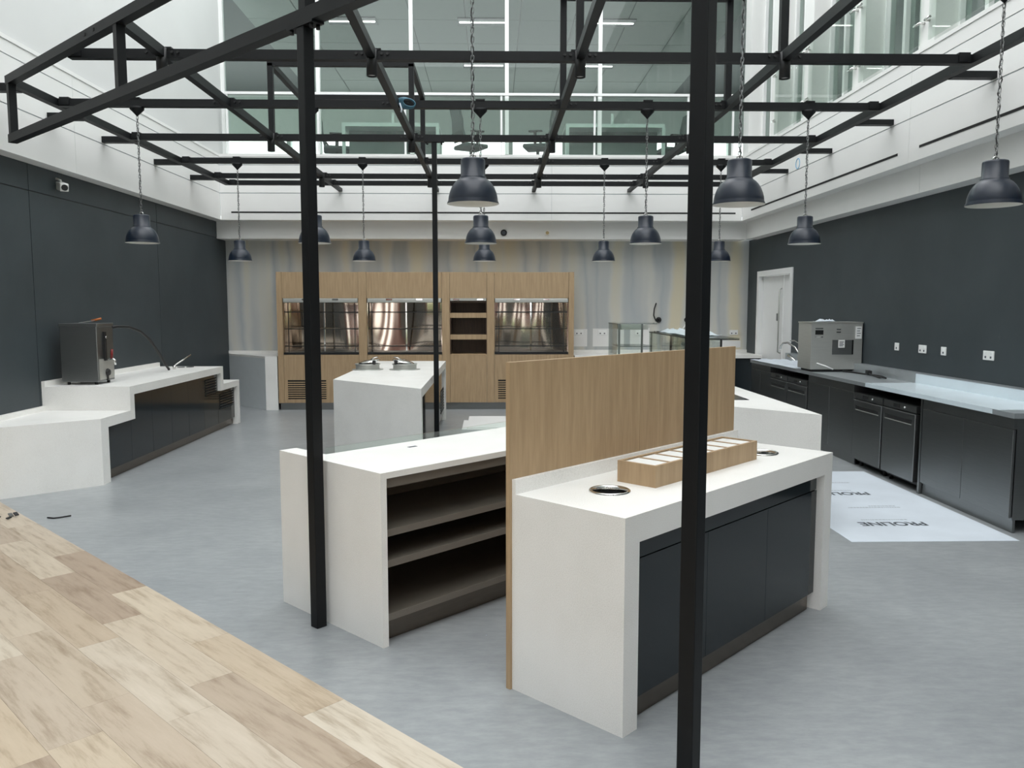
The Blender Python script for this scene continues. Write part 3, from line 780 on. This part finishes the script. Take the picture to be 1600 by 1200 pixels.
# ================================================================== BACK LEFT STUB COUNTER
YCB = 13.60
c4 = thing('corner_counter', 'short white counter with grey angled panel in the back left corner', 'counter', (-4.1, 14.1, 0))
MB().prism([(-3.62, YCB), (-3.82, YCB), (XW, YCB+0.87), (-3.62, YB-0.003)], 0.87, 0.905).build('worktop', 'white', c4)
B('upstand', 'white', c4, XW, -3.62, YB-0.04, YB-0.003, 0.905, 0.955)
B('end_panel', 'white', c4, -3.82, -3.62, YCB, YCB+0.04, 0.0, 0.87)
MB().prism([(-3.822, YCB+0.012), (-3.822, YCB+0.045), (XW, YCB+0.893), (XW, YCB+0.875)], 0.0, 0.87).build('angled_panel', 'grey_panel', c4)

# ================================================================== BACK CHILLER CABINETS
YK = 13.60
ck = thing('chiller_wall', 'oak-clad wall of display chillers and open shelves along the back', 'chiller cabinets', (-1.1, 14.0, 0))
def xk(px): return (px-771.0)*13.6/1265*1.0 + (-0.012)
X0, X1 = -3.605, 1.352
stiles = [(-3.605, -3.51), (-2.252, -2.113), (-0.862, -0.730), (-0.112, 0.016), (1.260, 1.352)]
units = [(-3.51, -2.252, 'chill'), (-2.113, -0.862, 'chill'), (-0.730, -0.112, 'shelf'), (0.016, 1.260, 'chill')]
for a0, a1 in stiles:
    B('stile', 'oak', ck, a0+0.002, a1-0.002, YK, YK+0.85, 0.12, 2.305)
B('plinth', 'steel_dark', ck, X0+0.02, X1-0.02, YK+0.04, YK+0.06, 0.0, 0.12)
for ui, (a0, a1, kind) in enumerate(units):
    B('top_panel', 'oak', ck, a0+0.002, a1-0.002, YK+0.002, YK+0.024, 1.872, 2.303)
    lp = B('lower_panel', 'oak', ck, a0+0.002, a1-0.002, YK+0.002, YK+0.024, 0.122, 0.93)
    if ui in (0, 3):
        vx0, vx1 = (a0+0.06, a0+0.70)
        B('vent_backing', 'void', lp, vx0, vx1, YK-0.0005, YK+0.003, 0.185, 0.505)
        for k in range(8): B('slat', 'oak', lp, vx0, vx1, YK-0.004, YK-0.001, 0.205+k*0.0365, 0.205+k*0.0365+0.017)
    if kind == 'shelf':
        B('shelf_back', 'oak_dark', ck, a0, a1, YK+0.40, YK+0.42, 0.93, 1.872)
        for xx in (a0, a1-0.015): B('shelf_side', 'oak_dark', ck, xx, xx+0.015, YK+0.03, YK+0.40, 0.93, 1.872)
        B('shelf_base', 'oak', ck, a0, a1, YK+0.02, YK+0.40, 0.92, 0.938)
        for z0, z1 in ((1.545, 1.628), (1.182, 1.266)):
            s = B('shelf', 'oak_dark', ck, a0+0.015, a1-0.015, YK+0.04, YK+0.40, z0, z1)
            B('shelf_edge', 'oak', s, a0+0.002, a1-0.002, YK+0.02, YK+0.04, z0, z1)
        B('blind_header', 'steel', ck, a0+0.01, a1-0.01, YK+0.005, YK+0.05, 1.83, 1.872)
        B('shelf_top', 'oak_dark', ck, a0, a1, YK+0.05, YK+0.42, 1.80, 1.83)
        hd = (a0+0.11, a1-0.11)
    else:
        B('liner_back', 'mirror', ck, a0, a1, YK+0.55, YK+0.57, 0.93, 1.872)
        for xx in (a0, a1-0.012): B('liner_side', 'mirror', ck, xx, xx+0.012, YK+0.06, YK+0.55, 0.96, 1.80)
        B('liner_top', 'mirror', ck, a0+0.012, a1-0.012, YK+0.05, YK+0.55, 1.80, 1.82)
        B('liner_base', 'steel_dark', ck, a0+0.012, a1-0.012, YK+0.05, YK+0.55, 0.955, 0.97)
        B('bottom_trim', 'black_edge', ck, a0+0.004, a1-0.004, YK+0.004, YK+0.05, 0.935, 0.968)
        xm = (a0+a1)/2
        mp_ = MB()
        B('centre_post', 'chrome', ck, xm-0.012, xm+0.012, YK+0.30, YK+0.32, 0.97, 1.80)
        for z in (1.07, 1.36, 1.64):
            sh = B('wire_shelf', 'black_edge', ck, a0+0.012, a1-0.012, YK+0.07, YK+0.085, z-0.007, z+0.007)
            mbw = MB()
            for k in range(22):
                x = a0+0.03+(a1-a0-0.06)*k/21; mbw.box(x-0.0015, x+0.0015, YK+0.085, YK+0.53, z-0.002, z+0.002)
            mbw.build('shelf_wires', 'chrome', sh)['kind'] = 'stuff'
        for x in (a0+0.075, a1-0.075): B('upright', 'black_edge', ck, x-0.006, x+0.006, YK+0.08, YK+0.09, 0.97, 1.80)
        # woven night blind seen as a fine grid on one side
        mbw = MB(); gx0, gx1 = (a0+0.012, a1-0.012) if ui == 3 else (a1-0.42, a1-0.012)
        nx = int((gx1-gx0)/0.022); nz = int(0.83/0.022)
        for k in range(nx): mbw.box(gx0+k*0.022, gx0+k*0.022+0.0022, YK+0.045, YK+0.047, 0.97, 1.80)
        for k in range(nz): mbw.box(gx0, gx1, YK+0.047, YK+0.049, 0.97+k*0.022, 0.97+k*0.022+0.0022)
        mbw.build('mesh_guard', 'grille', ck)['kind'] = 'stuff'
        hb = B('blind_header', 'steel', ck, a0+0.008, a1-0.008, YK+0.002, YK+0.05, 1.80, 1.868, bevel=0.01)
        hd = (xm-0.25, xm+0.25)
    for x in hd: B('pull_tab', 'chrome', ck, x-0.05, x+0.05, YK-0.006, YK+0.004, 1.838, 1.862)
B('top_cover', 'oak', ck, X0+0.002, X1-0.002, YK+0.024, YK+0.85, 2.28, 2.303)

# ================================================================== COOK ISLAND
def island(name, label, xr, xl, yr, yl, yb, cat='counter', gloss='gloss_brown', right_doors=True):
    t = thing(name, label, cat, ((xl+xr)/2, (yr+yb)/2, 0))
    poly = [(xr, yr), (xr, yb), (xl, yb), (xl, yl)]
    top = MB().prism(poly, 0.80, 0.90).build('worktop', 'white', t)
    MB().prism([(xr, yr), (xr, yr+0.13), (xl, yl+0.13), (xl, yl)], 0, 0.80).build('front_panel', 'white', t)
    B('end_panel', 'white', t, xl, xr, yb-0.1, yb, 0, 0.80)
    MB().prism([(xr-0.05, yr+0.20), (xr-0.05, yb-0.1), (xl+0.05, yb-0.1), (xl+0.05, yl+0.15)], 0.10, 0.80).build('carcass', 'carcass', t)
    n = 5; y0 = yr+0.135; st = (yb-0.105-y0)/n
    for side in (1, -1):
        xs = xr-0.05 if side == 1 else xl+0.05
        ys0 = y0 if side == 1 else yl+0.135
        st2 = (yb-0.105-ys0)/n
        for i in range(n):
            d = B('door', gloss, t, xs, xs+side*0.02, ys0+i*st2+0.002, ys0+(i+1)*st2-0.002, 0.105, 0.798)
            if i == n-1:
                B('vent_backing', 'void', d, xs+side*0.018, xs+side*0.022, ys0+i*st2+0.08, ys0+(i+1)*st2-0.08, 0.18, 0.52)
                for k in range(8): B('slat', 'grille', d, xs+side*0.021, xs+side*0.028, ys0+i*st2+0.08, ys0+(i+1)*st2-0.08, 0.19+k*0.041, 0.19+k*0.041+0.016)
        B('plinth', 'plinth', t, xs-side*0.03, xs-side*0.01, ys0+0.05, yb-0.1, 0.004, 0.10)
    return t, top
isl, _ = island('cook_island', 'white island with angled end and two pans behind the shelf counter', -0.733, -1.833, 8.17, 9.26, 12.44)
isr, _ = island('display_island', 'white angled-end island behind the oak screen on the right', 2.515, 1.40, 6.10, 7.22, 12.44)
# two drop-in hot wells with hinged lids
def well(x, y, flip, label):
    t = thing('soup_well', label, 'soup well', (x, y, 0.90), group='drop-in soup wells')
    MB().lathe([(0, 0.0), (0.205, 0.0), (0.205, 0.006), (0.16, 0.009), (0, 0.009)], seg=36).build('flange', 'steel', t, True)
    MB().lathe([(0.155, 0.006), (0.155, 0.068), (0.166, 0.071), (0.166, 0.080), (0.150, 0.080), (0.148, 0.04), (0, 0.038)], seg=36).build('well_body', 'steel', t, True)
    MB().lathe([(0.147, 0.068), (0, 0.068)], seg=36).build('well_shade_disc', 'rubber', t, True)  # black disc gives the well its dark inside by colour, as painted shade
    lid = MB().lathe([(0.150, 0.0), (0.150, 0.006), (0.12, 0.022), (0.06, 0.034), (0, 0.036)], seg=36).build('lid', 'chrome', t, True)
    lid.location = (0.02*flip, 0.02, 0.098); lid.rotation_euler = (0, math.radians(-11*flip), 0)
    MB().tube([(0.10*flip, -0.12, 0.075), (0.105*flip, -0.12, 0.13)], 0.022, 8).build('hinge_knob', 'rubber', t, True)
    MB().tube([(0.03*flip, -0.03, 0.125), (0.09*flip, -0.03, 0.158), (0.14*flip, -0.03, 0.166)], 0.007, 8).build('handle', 'chrome', t, True)
well(-1.665, 10.72, 1, 'steel soup well with lid tilted to the right on the island, left of the pair')
well(-1.175, 10.72, -1, 'steel soup well with lid tilted to the left on the island, right of the pair')
# hob plate
hb = thing('hob_plate', 'black glass hob set in the right island top', 'hob', (1.95, 7.5, 0.90))
B('plate', 'hob', hb, 1.64, 2.27, 7.10, 7.72, 0.9002, 0.904)
for x, y in ((1.8, 7.28), (2.1, 7.28), (1.8, 7.55), (2.1, 7.55)):
    MB().lathe([(0.085, 0.9041), (0.085, 0.9044), (0.08, 0.9044), (0.08, 0.9041)], (x, y, 0), 28).build('ring', 'ink', hb)
# display case, low
dc = thing('display_case', 'low glass display case with a black top on the right island', 'display case', (2.28, 9.4, 0.90))
dx0, dx1, dy0, dy1, dzt = 2.045, 2.505, 8.20, 10.62, 1.41
B('top_shelf', 'glass_bal', dc, dx0, dx1, dy0, dy1, dzt-0.012, dzt)
for a in ((dx0, dx1, dy0, dy0+0.012), (dx0, dx0+0.012, dy0, dy1), (dx1-0.012, dx1, dy0, dy1), (dx0, dx1, dy1-0.012, dy1)):
    B('top_edge', 'black_edge', dc, *a, dzt-0.02, dzt-0.012)
for y in (dy0+0.03, (dy0+dy1)/2, dy1-0.05):
    for x in (dx0+0.015, 2.32): B('post', 'black_edge', dc, x, x+0.018, y, y+0.018, 0.90, dzt-0.02)
B('side_pane', 'glass', dc, dx0, dx0+0.006, dy0+0.02, dy1-0.02, 1.12, dzt-0.02); B('side_pane', 'glass', dc, 2.325, 2.331, dy0+0.05, dy1-0.02, 0.92, dzt-0.02)
B('lamp_strip', 'steel', dc, dx0+0.2, dx1-0.2, dy0+0.3, dy1-0.3, dzt-0.05, dzt-0.022)
MB().tube([(2.2, 9.2, 0.90), (2.2, 9.2, 1.22), (2.22, 9.3, 1.27), (2.26, 9.6, 1.28)], 0.03, 10).build('gantry_arm', 'steel', dc)
def crumple(name, label, cat, x0, x1, y0, y1, z, amp, mat, seed, nx=10, ny=8):
    rnd = random.Random(seed); t = None; mb = MB(); vs = []
    hgt = [[z+0.002+amp*rnd.random()**2*(0.2 if i in (0, nx) or j in (0, ny) else 1) for i in range(nx+1)] for j in range(ny+1)]
    for zz in (0.0015, 0.0):
        for j in range(ny+1):
            for i in range(nx+1):
                vs.append((x0+(x1-x0)*i/nx+(rnd.random()-0.5)*0.015*(zz == 0), y0+(y1-y0)*j/ny, hgt[j][i]+zz))
    N = (nx+1)*(ny+1); fs = []
    for b in (0, N):
        for j in range(ny):
            for i in range(nx):
                q = b+j*(nx+1)+i; fs.append((q, q+1, q+nx+2, q+nx+1))
    mb.add(vs, fs, True); o = mb.build(name, mat); tag(o, label, cat); return o
crumple('plastic_wrap', 'crumpled white wrapping on the black display case top', 'wrapping', 2.10, 2.48, 8.75, 10.3, 1.41, 0.05, 'film', 3)
# display case, cube
dq = thing('display_cube', 'taller clear glass display cube with dark posts at the back of the right island', 'display case', (2.0, 11.8, 0.90))
qx0, qx1, qy0, qy1, qz = 1.735, 2.30, 11.35, 12.2, 1.50
B('top_pane', 'glass', dq, qx0, qx1, qy0, qy1, qz-0.01, qz)
for a in ((qx0, qx1, qy0, qy0+0.012), (qx0, qx0+0.012, qy0, qy1), (qx1-0.012, qx1, qy0, qy1)): B('top_edge', 'steel_dark', dq, *a, qz-0.016, qz-0.01)
for x, y in ((qx0+0.02, qy0+0.01), (qx0+0.14, qy1-0.08), (qx0+0.36, qy0+0.1)): B('post', 'steel_dark', dq, x, x+0.026, y, y+0.026, 0.90, qz-0.016)
B('side_pane', 'glass_bal', dq, qx0, qx0+0.008, qy0, qy1, 0.905, qz-0.016); B('front_pane', 'glass_bal', dq, qx0+0.01, qx0+0.36, qy0, qy0+0.008, 0.905, qz-0.016)
B('shelf_pane', 'glass_bal', dq, qx0+0.05, qx1-0.05, qy0+0.1, qy1-0.05, 1.16, 1.17)
B('heat_unit', 'steel', dq, qx0+0.10, qx1-0.08, qy0+0.25, qy1-0.2, qz-0.1, qz-0.03)

# ================================================================== BACK RIGHT COUNTER
c5 = thing('back_counter', 'white-topped counter with slate doors under the taped wall at back right', 'counter', (2.9, 14.0, 0))
B('worktop', 'white', c5, 1.37, XR-0.005, YK, YB-0.003, 0.86, 0.91)
B('upstand', 'white', c5, 1.37, XR-0.005, YB-0.04, YB-0.003, 0.91, 0.96)
B('carcass', 'carcass', c5, 1.38, XR-0.01, YK+0.05, YB-0.01, 0.10, 0.86)
for i in range(5): B('door', 'gloss_door', c5, 1.39+i*0.63, 1.39+i*0.63+0.625, YK+0.03, YK+0.05, 0.105, 0.855)
B('plinth', 'plinth', c5, 1.39, XR-0.03, YK+0.08, YK+0.10, 0.004, 0.10)

# sockets, back wall
def socket(label, c, axis, wd, n, group):
    t = thing('wall_socket', label, 'socket', c, 0 if axis == 'y' else math.radians(90), group=group)
    B('plate', 'plastic_w', t, -wd/2, wd/2, -0.012, 0.0, -0.043, 0.043, True, 0.004)
    for k in range(n):
        xx = -wd/2+wd*(k+0.5)/n
        B('switch', 'white_gloss', t, xx-0.009, xx+0.009, -0.017, -0.012, 0.008, 0.03, True)
        B('socket_slot', 'ink', t, xx-0.012, xx+0.012, -0.0125, -0.011, -0.026, -0.006, True)
for x, nm in ((1.53, 'twin white socket beside the oak chiller wall on the taped wall'), (1.95, 'twin white socket second from the chiller wall on the taped wall'), (2.62, 'twin white socket behind the glass cube on the taped wall'), (4.32, 'twin white socket near the right corner of the taped wall')):
    socket(nm, (x, YB-0.003, 1.27), 'y', 0.15, 2, 'sockets on the taped back wall')
for y, wd, nm in ((9.04, 0.09, 'single white socket nearest the steel machine on the right wall'), (8.49, 0.15, 'twin white socket second from the steel machine on the right wall'), (8.085, 0.09, 'single white socket third from the steel machine on the right wall'), (7.337, 0.16, 'twin white socket farthest right on the dark right wall')):
    socket(nm, (XR-0.0005, y, 1.278), 'x', wd, 1 if wd < 0.1 else 2, 'sockets on the right wall')
# flipped to face the room
for o in bpy.data.objects:
    if o.name.startswith('wall_socket') and abs(o.location.x-(XR-0.0005)) < 0.01: o.rotation_euler.z = math.radians(-90)
# cables out of the back wall
for x, pts, lab, mat in ((2.96, [(0, 0, 0), (-0.06, -0.05, -0.02), (-0.1, -0.04, 0.08), (-0.09, -0.03, 0.2), (-0.06, -0.05, 0.30)], 'cable tail curling up from a black grommet on the taped wall', 'rubber'),
                         (3.47, [(0, 0, 0), (-0.02, -0.06, -0.04), (-0.09, -0.06, -0.17), (-0.13, -0.06, -0.2)], 'white cable hanging from a black grommet on the taped wall', 'plastic_w')):
    t = thing('cable_outlet', lab, 'cable', (x, YB, 1.495))
    MB().tube([(x, YB, 1.495), (x, YB-0.02, 1.495)], 0.05, 16).build('grommet', 'rubber', t)
    MB().tube([(x+p[0], YB-0.02+p[1], 1.495+p[2]) for p in pts], 0.011, 8).build('cable', mat, t)
    if mat == 'plastic_w': MB().tube([(x+0.01, YB-0.02, 1.49), (x+0.05, YB-0.07, 1.43), (x+0.14, YB-0.07, 1.33), (x+0.2, YB-0.07, 1.3)], 0.011, 8).build('cable', mat, t)
# bulkhead fittings
t = thing('ceiling_speaker', 'round black fitting on the back bulkhead', 'fitting', (0.18, 14.05, 2.99))
MB().tube([(0.18, 14.05, 2.99), (0.18, 14.02, 2.99)], 0.055, 20).build('body', 'rubber', t); MB().tube([(0.18, 14.02, 2.99), (0.18, 14.005, 2.99)], 0.03, 16).build('lens', 'ink', t)
t = thing('wall_sensor', 'small brass fitting on the back bulkhead right of the black one', 'fitting', (0.925, 14.05, 2.99))
MB().tube([(0.925, 14.05, 2.99), (0.925, 14.03, 2.99)], 0.05, 20).build('rose', 'lamp_in', t); MB().tube([(0.925, 14.03, 2.99), (0.925, 13.99, 2.985)], 0.028, 14).build('head', 'brass', t)
# security camera on the left wall
t = thing('security_camera', 'small white security camera high on the left dark wall', 'camera', (XL, 8.95, 3.03))
MB().tube([(XL, 8.98, 3.10), (XL+0.05, 8.98, 3.08), (XL+0.07, 8.96, 3.04)], 0.012, 8).build('arm', 'plastic_w', t)
MB().bar((XL+0.02, 9.02, 3.03), (XL+0.14, 8.88, 2.99), 0.085, 0.085).build('housing', 'plastic_w', t, bevel=0.01)
MB().tube([(XL+0.14, 8.88, 2.99), (XL+0.148, 8.871, 2.988)], 0.032, 16).build('lens', 'rubber', t)

# ================================================================== RIGHT STEEL BENCH
XB, XBW = 3.93, 4.45
def cupboard(y0, y1, nd, label):
    t = thing('steel_cupboard', label, 'cupboard', ((XB+4.5)/2, (y0+y1)/2, 0), group='steel cupboards under the right worktop')
    B('body', 'steel_dark', t, XB+0.025, XBW, y0, y1, 0.10, 0.885)
    B('header', 'steel_dark', t, XB, XB+0.025, y0+0.002, y1-0.002, 0.80, 0.885)
    for i in range(nd):
        a, b = y0+(y1-y0)*i/nd, y0+(y1-y0)*(i+1)/nd
        B('door', 'steel_dark', t, XB-0.002, XB+0.02, a+0.003, b-0.003, 0.115, 0.795, bevel=0.003)
    B('plinth', 'steel_dark', t, XB+0.03, XB+0.05, y0, y1, 0.0, 0.10)
def fridge(y0, y1, label):
    t = thing('undercounter_fridge', label, 'fridge', ((XB+4.5)/2, (y0+y1)/2, 0), group='fridges under the right worktop')
    B('body', 'black_edge', t, XB+0.05, XBW-0.02, y0+0.02, y1-0.02, 0.05, 0.80)
    cp = B('control_panel', 'steel_dark', t, XB+0.0, XB+0.05, y0+0.01, y1-0.01, 0.735, 0.80)
    ym = (y0+y1)/2
    B('display', 'void', cp, XB-0.002, XB, ym-0.0, ym+0.12, 0.752, 0.785)
    MB().tube([(XB-0.006, ym-0.1, 0.768), (XB, ym-0.1, 0.768)], 0.010, 10).build('lock', 'plastic_w', cp)
    d = B('door', 'steel_dark', t, XB-0.012, XB+0.04, y0+0.012, y1-0.012, 0.085, 0.725, bevel=0.006)
    B('handle_recess', 'void', d, XB-0.0135, XB-0.0115, y0+0.07, y1-0.07, 0.625, 0.665)
    B('handle_lip', 'steel', d, XB-0.018, XB-0.0115, y0+0.07, y1-0.07, 0.618, 0.626)
    for y in (y0+0.06, y1-0.06): MB().tube([(XB+0.08, y, 0), (XB+0.08, y, 0.05)], 0.02, 10).build('foot', 'rubber', t)
cupboard(11.37, 12.22, 2, 'steel cupboard under the sink at the far end of the right worktop')
fridge(10.70, 11.365, 'dark undercounter fridge farthest from the viewer under the right worktop')
fridge(10.0, 10.695, 'dark undercounter fridge second farthest under the right worktop')
cupboard(8.69, 9.98, 2, 'steel cupboard between the two fridge pairs under the right worktop')
fridge(8.03, 8.685, 'dark undercounter fridge of the near pair, farther from the viewer')
fridge(7.37, 8.02, 'dark undercounter fridge nearest the viewer under the right worktop')
cupboard(5.97, 7.27, 2, 'large steel cupboard at the near end of the right worktop')
wk = thing('steel_worktop', 'long steel worktop with upstand along the right wall', 'worktop', (4.2, 9.1, 0.885))
B('top', 'steel_top', wk, XB-0.015, XBW, 8.42, 12.24, 0.885, 0.925); B('top', 'steel_top', wk, XB-0.015, XBW, 5.95, 8.415, 0.885, 0.925)
B('upstand', 'steel_top', wk, XBW, XR-0.002, 8.42, 12.24, 0.885, 1.03); B('upstand', 'steel_top', wk, XBW, XR-0.002, 5.95, 8.415, 0.885, 1.03)
B('support_leg', 'steel_dark', wk, XB, XB+0.03, 7.28, 7.31, 0.0, 0.885)
pf = thing('protective_film', 'pale protective film stretched over the near half of the steel worktop', 'film', (4.2, 7.3, 0.925))
B('top_sheet', 'film', pf, XB-0.016, XBW-0.002, 6.15, 8.40, 0.9255, 0.928); B('front_flap', 'film', pf, XB-0.018, XB-0.0155, 6.22, 8.40, 0.888, 0.928); B('back_flap', 'film', pf, XBW-0.004, XBW-0.001, 5.98, 8.40, 0.928, 1.025)
# stainless machine
im = thing('ice_machine', 'boxy stainless machine seen from the back on the right worktop', 'machine', (4.2, 10.1, 0.925))
ix0, ix1, iy0, iy1 = 3.905, 4.545, 9.88, 10.30
B('body', 'steel', im, ix0, ix1, iy0, iy1, 0.955, 1.525, bevel=0.004)
B('top_cover', 'steel', im, ix0-0.006, ix1+0.004, iy0-0.006, iy1, 1.525, 1.54)
B('base_skirt', 'rubber', im, ix0+0.04, ix1-0.1, iy0+0.03, iy1-0.02, 0.925, 0.955)
B('pocket', 'steel_dark', im, 4.17, 4.41, iy0-0.012, iy0, 1.14, 1.32); B('pocket_slot', 'void', im, 4.415, 4.435, iy0-0.002, iy0, 1.14, 1.32)
B('vent', 'void', im, 3.955, 4.055, iy0-0.003, iy0, 1.385, 1.44)
for z in (1.35, 1.455): B('vent_lip', 'chrome', im, 3.955, 4.05, iy0-0.004, iy0, z, z+0.012)
for z in (1.41, 1.445): B('valve', 'chrome', im, 4.215, 4.265, iy0-0.014, iy0, z, z+0.012)
for x0, x1, z0, z1 in ((4.455, 4.525, 1.335, 1.485), (4.24, 4.32, 1.225, 1.32)):
    lb = B('rating_label', 'plastic_w', im, x0, x1, iy0-0.0145, iy0-0.001 if x0 > 4.4 else iy0-0.012, z0, z1)
    for k in range(4):
        zz = z1-0.02-k*(z1-z0-0.03)/4; B('print_bar', 'ink', lb, x0+0.012, x1-0.012-0.01*(k % 2), iy0-0.0152, iy0-0.0146, zz-0.008, zz)
MB().tube([(3.99, iy0+0.002, 1.03), (3.99, iy0-0.02, 1.03), (4.06, iy0-0.07, 1.005), (4.15, iy0-0.10, 0.965)], 0.009, 8).build('drain_pipe', 'plastic_w', im)
crumple('paper_scrap', 'crumpled white paper on top of the stainless machine', 'paper', 4.02, 4.26, 9.95, 10.15, 1.54, 0.035, 'paper', 5, 6, 5)
pc = thing('power_lead', 'black power lead looped on the worktop in front of the stainless machine', 'cable', (4.35, 9.4, 0.93))
MB().tube([(4.30, 9.85, 0.937), (4.36, 9.6, 0.937), (4.40, 9.35, 0.937), (4.40, 9.05, 0.94), (4.35, 8.85, 0.937), (4.31, 8.92, 0.937), (4.34, 9.12, 0.943), (4.37, 9.3, 0.95)], 0.010, 8).build('lead', 'rubber', pc)
MB().bar((4.37, 9.28, 0.96), (4.38, 9.36, 0.965), 0.05, 0.045).build('plug', 'rubber', pc)
# taps at the far end
mt = thing('mixer_tap', 'curved chrome mixer taps over the sink at the far end of the right worktop', 'tap', (4.35, 11.75, 0.925))
MB().tube([(4.40, 11.55, 0.925), (4.40, 11.55, 1.05), (4.38, 11.65, 1.14), (4.34, 11.85, 1.20), (4.32, 11.98, 1.19), (4.31, 12.06, 1.14), (4.31, 12.07, 1.10)], 0.014, 10).build('spout', 'chrome', mt)
MB().tube([(4.40, 11.45, 0.925), (4.41, 11.42, 1.0), (4.40, 11.55, 1.06)], 0.012, 8).build('supply_arm', 'chrome', mt)
MB().tube([(4.42, 11.05, 1.08), (4.40, 11.4, 1.17), (4.38, 11.7, 1.235), (4.36, 11.8, 1.23)], 0.010, 8).build('spray_arm', 'chrome', mt)
MB().tube([(4.38, 11.60, 0.93), (4.33, 11.78, 1.02)], 0.024, 10).build('lever', 'chrome', mt)
MB().lathe([(0.045, 0.925), (0.045, 0.94), (0.02, 0.95), (0, 0.951)], (4.40, 11.55, 0), 18).build('tap_base', 'chrome', mt)
crumple('dust_sheet', 'rumpled white sheet covering the far end of the right worktop', 'sheet', XB-0.03, XBW-0.03, 10.42, 12.2, 0.926, 0.035, 'paper', 9, 8, 12)

# ================================================================== FLOOR SHEET WITH PRINT
ps = thing('floor_sheet', 'white protective floor sheet printed PROLINE beside the right bench', 'floor sheet', (3.25, 7.0, 0))
B('sheet', 'paper', ps, 2.63, 3.885, 5.76, 8.30, 0.0005, 0.003)
def text(s, x, y, width, height, par, mat='ink'):
    cu = bpy.data.curves.new('t', 'FONT'); cu.body = s; cu.size = 1.0; cu.offset = 0.03
    ob = bpy.data.objects.new('t', cu); COL.objects.link(ob); bpy.context.view_layer.update()
    me = bpy.data.meshes.new_from_object(ob.evaluated_get(bpy.context.evaluated_depsgraph_get()))
    bpy.data.objects.remove(ob, do_unlink=True)
    xs = [v.co.x for v in me.vertices]; ysv = [v.co.y for v in me.vertices]
    sx, sy = width/(max(xs)-min(xs)), height/(max(ysv)-min(ysv))
    inv = WM[par.name].inverted()
    for v in me.vertices:
        lx, ly = (v.co.x-min(xs))*sx, (v.co.y-min(ysv))*sy
        v.co = inv @ Vector((x-lx, y-ly, 0.0036))
    me.materials.clear(); me.materials.append(M[mat])
    o = bpy.data.objects.new('print', me); COL.objects.link(o); o.parent = par; WM[o.name] = WM[par.name]
    return o
def fine(x0, x1, y, par, seed):
    rnd = random.Random(seed); mb = MB(); x = x0
    while x < x1:
        l = 0.008+rnd.random()*0.02; mb.box(x, min(x+l, x1), y, y+0.022, 0.0032, 0.0036); x += l+0.006
    mb.build('small_print', 'ink_pale', par)['kind'] = 'stuff'
for dy in (0, 1.05, 2.1):
    if dy < 2: text('PROLINE', 3.44+0.03*(dy > 0), 6.30+dy, 0.53, 0.115, ps)
    if dy < 2: fine(2.98, 3.36, 6.36+dy, ps, 4+int(dy))
for y, x0, x1 in ((6.76, 3.05, 3.5), (6.81, 3.25, 3.48), (7.75, 3.1, 3.5)):
    fine(x0, x1, y, ps, int(y*100))
# white boards lying on the floor at the back
for z, (x0, x1, y0, y1), lab in ((0.0, (-0.45, 0.5, 11.3, 12.2), 'white board lying on the floor beside the cook island, lower of two'), (0.014, (-0.38, 0.55, 11.35, 12.55), 'white board lying on the floor beside the cook island, upper of two')):
    o = MB().box(x0, x1, y0, y1, z+0.0005, z+0.014).build('flat_board', 'paint_white'); tag(o, lab, 'board', 'boards lying on the back floor')
# scraps on the floor
rnd = random.Random(11)
t = thing('rubble_heap', 'small heap of dark scraps and white chips on the timber floor at far left', 'debris', (-4.02, 6.55, 0.004))
for k in range(14):
    x, y = -4.05+rnd.uniform(-0.14, 0.10), 6.55+rnd.uniform(-0.09, 0.09)
    MB().bar((x, y, 0.012+0.03*rnd.random()), (x+rnd.uniform(-0.07, 0.07), y+rnd.uniform(-0.05, 0.05), 0.012+0.03*rnd.random()), 0.03, 0.008).build('scrap', ('rubber', 'paper', 'steel_dark')[k % 3], t)
t = thing('wire_offcut', 'dark wire offcut on the grey floor beside the timber edge', 'offcut', (-3.58, 6.60, 0))
MB().tube([(-3.66, 6.59, 0.006), (-3.60, 6.57, 0.006), (-3.56, 6.59, 0.006), (-3.50, 6.65, 0.006)], 0.006, 6).build('wire', 'rubber', t)
mb = MB()
for k in range(40):
    x, y = rnd.uniform(-3.6, 2.5), rnd.uniform(3.0, 7.6)
    if x+y < 2.85: continue
    s = 0.004+0.008*rnd.random()**2; mb.prism([(x, y), (x+s, y+s*0.4), (x+s*0.3, y+s)], 0.0002, 0.003)
o = mb.build('floor_chips', 'paper'); tag(o, 'tiny white plaster chips scattered over the grey floor', 'debris', kind='stuff')
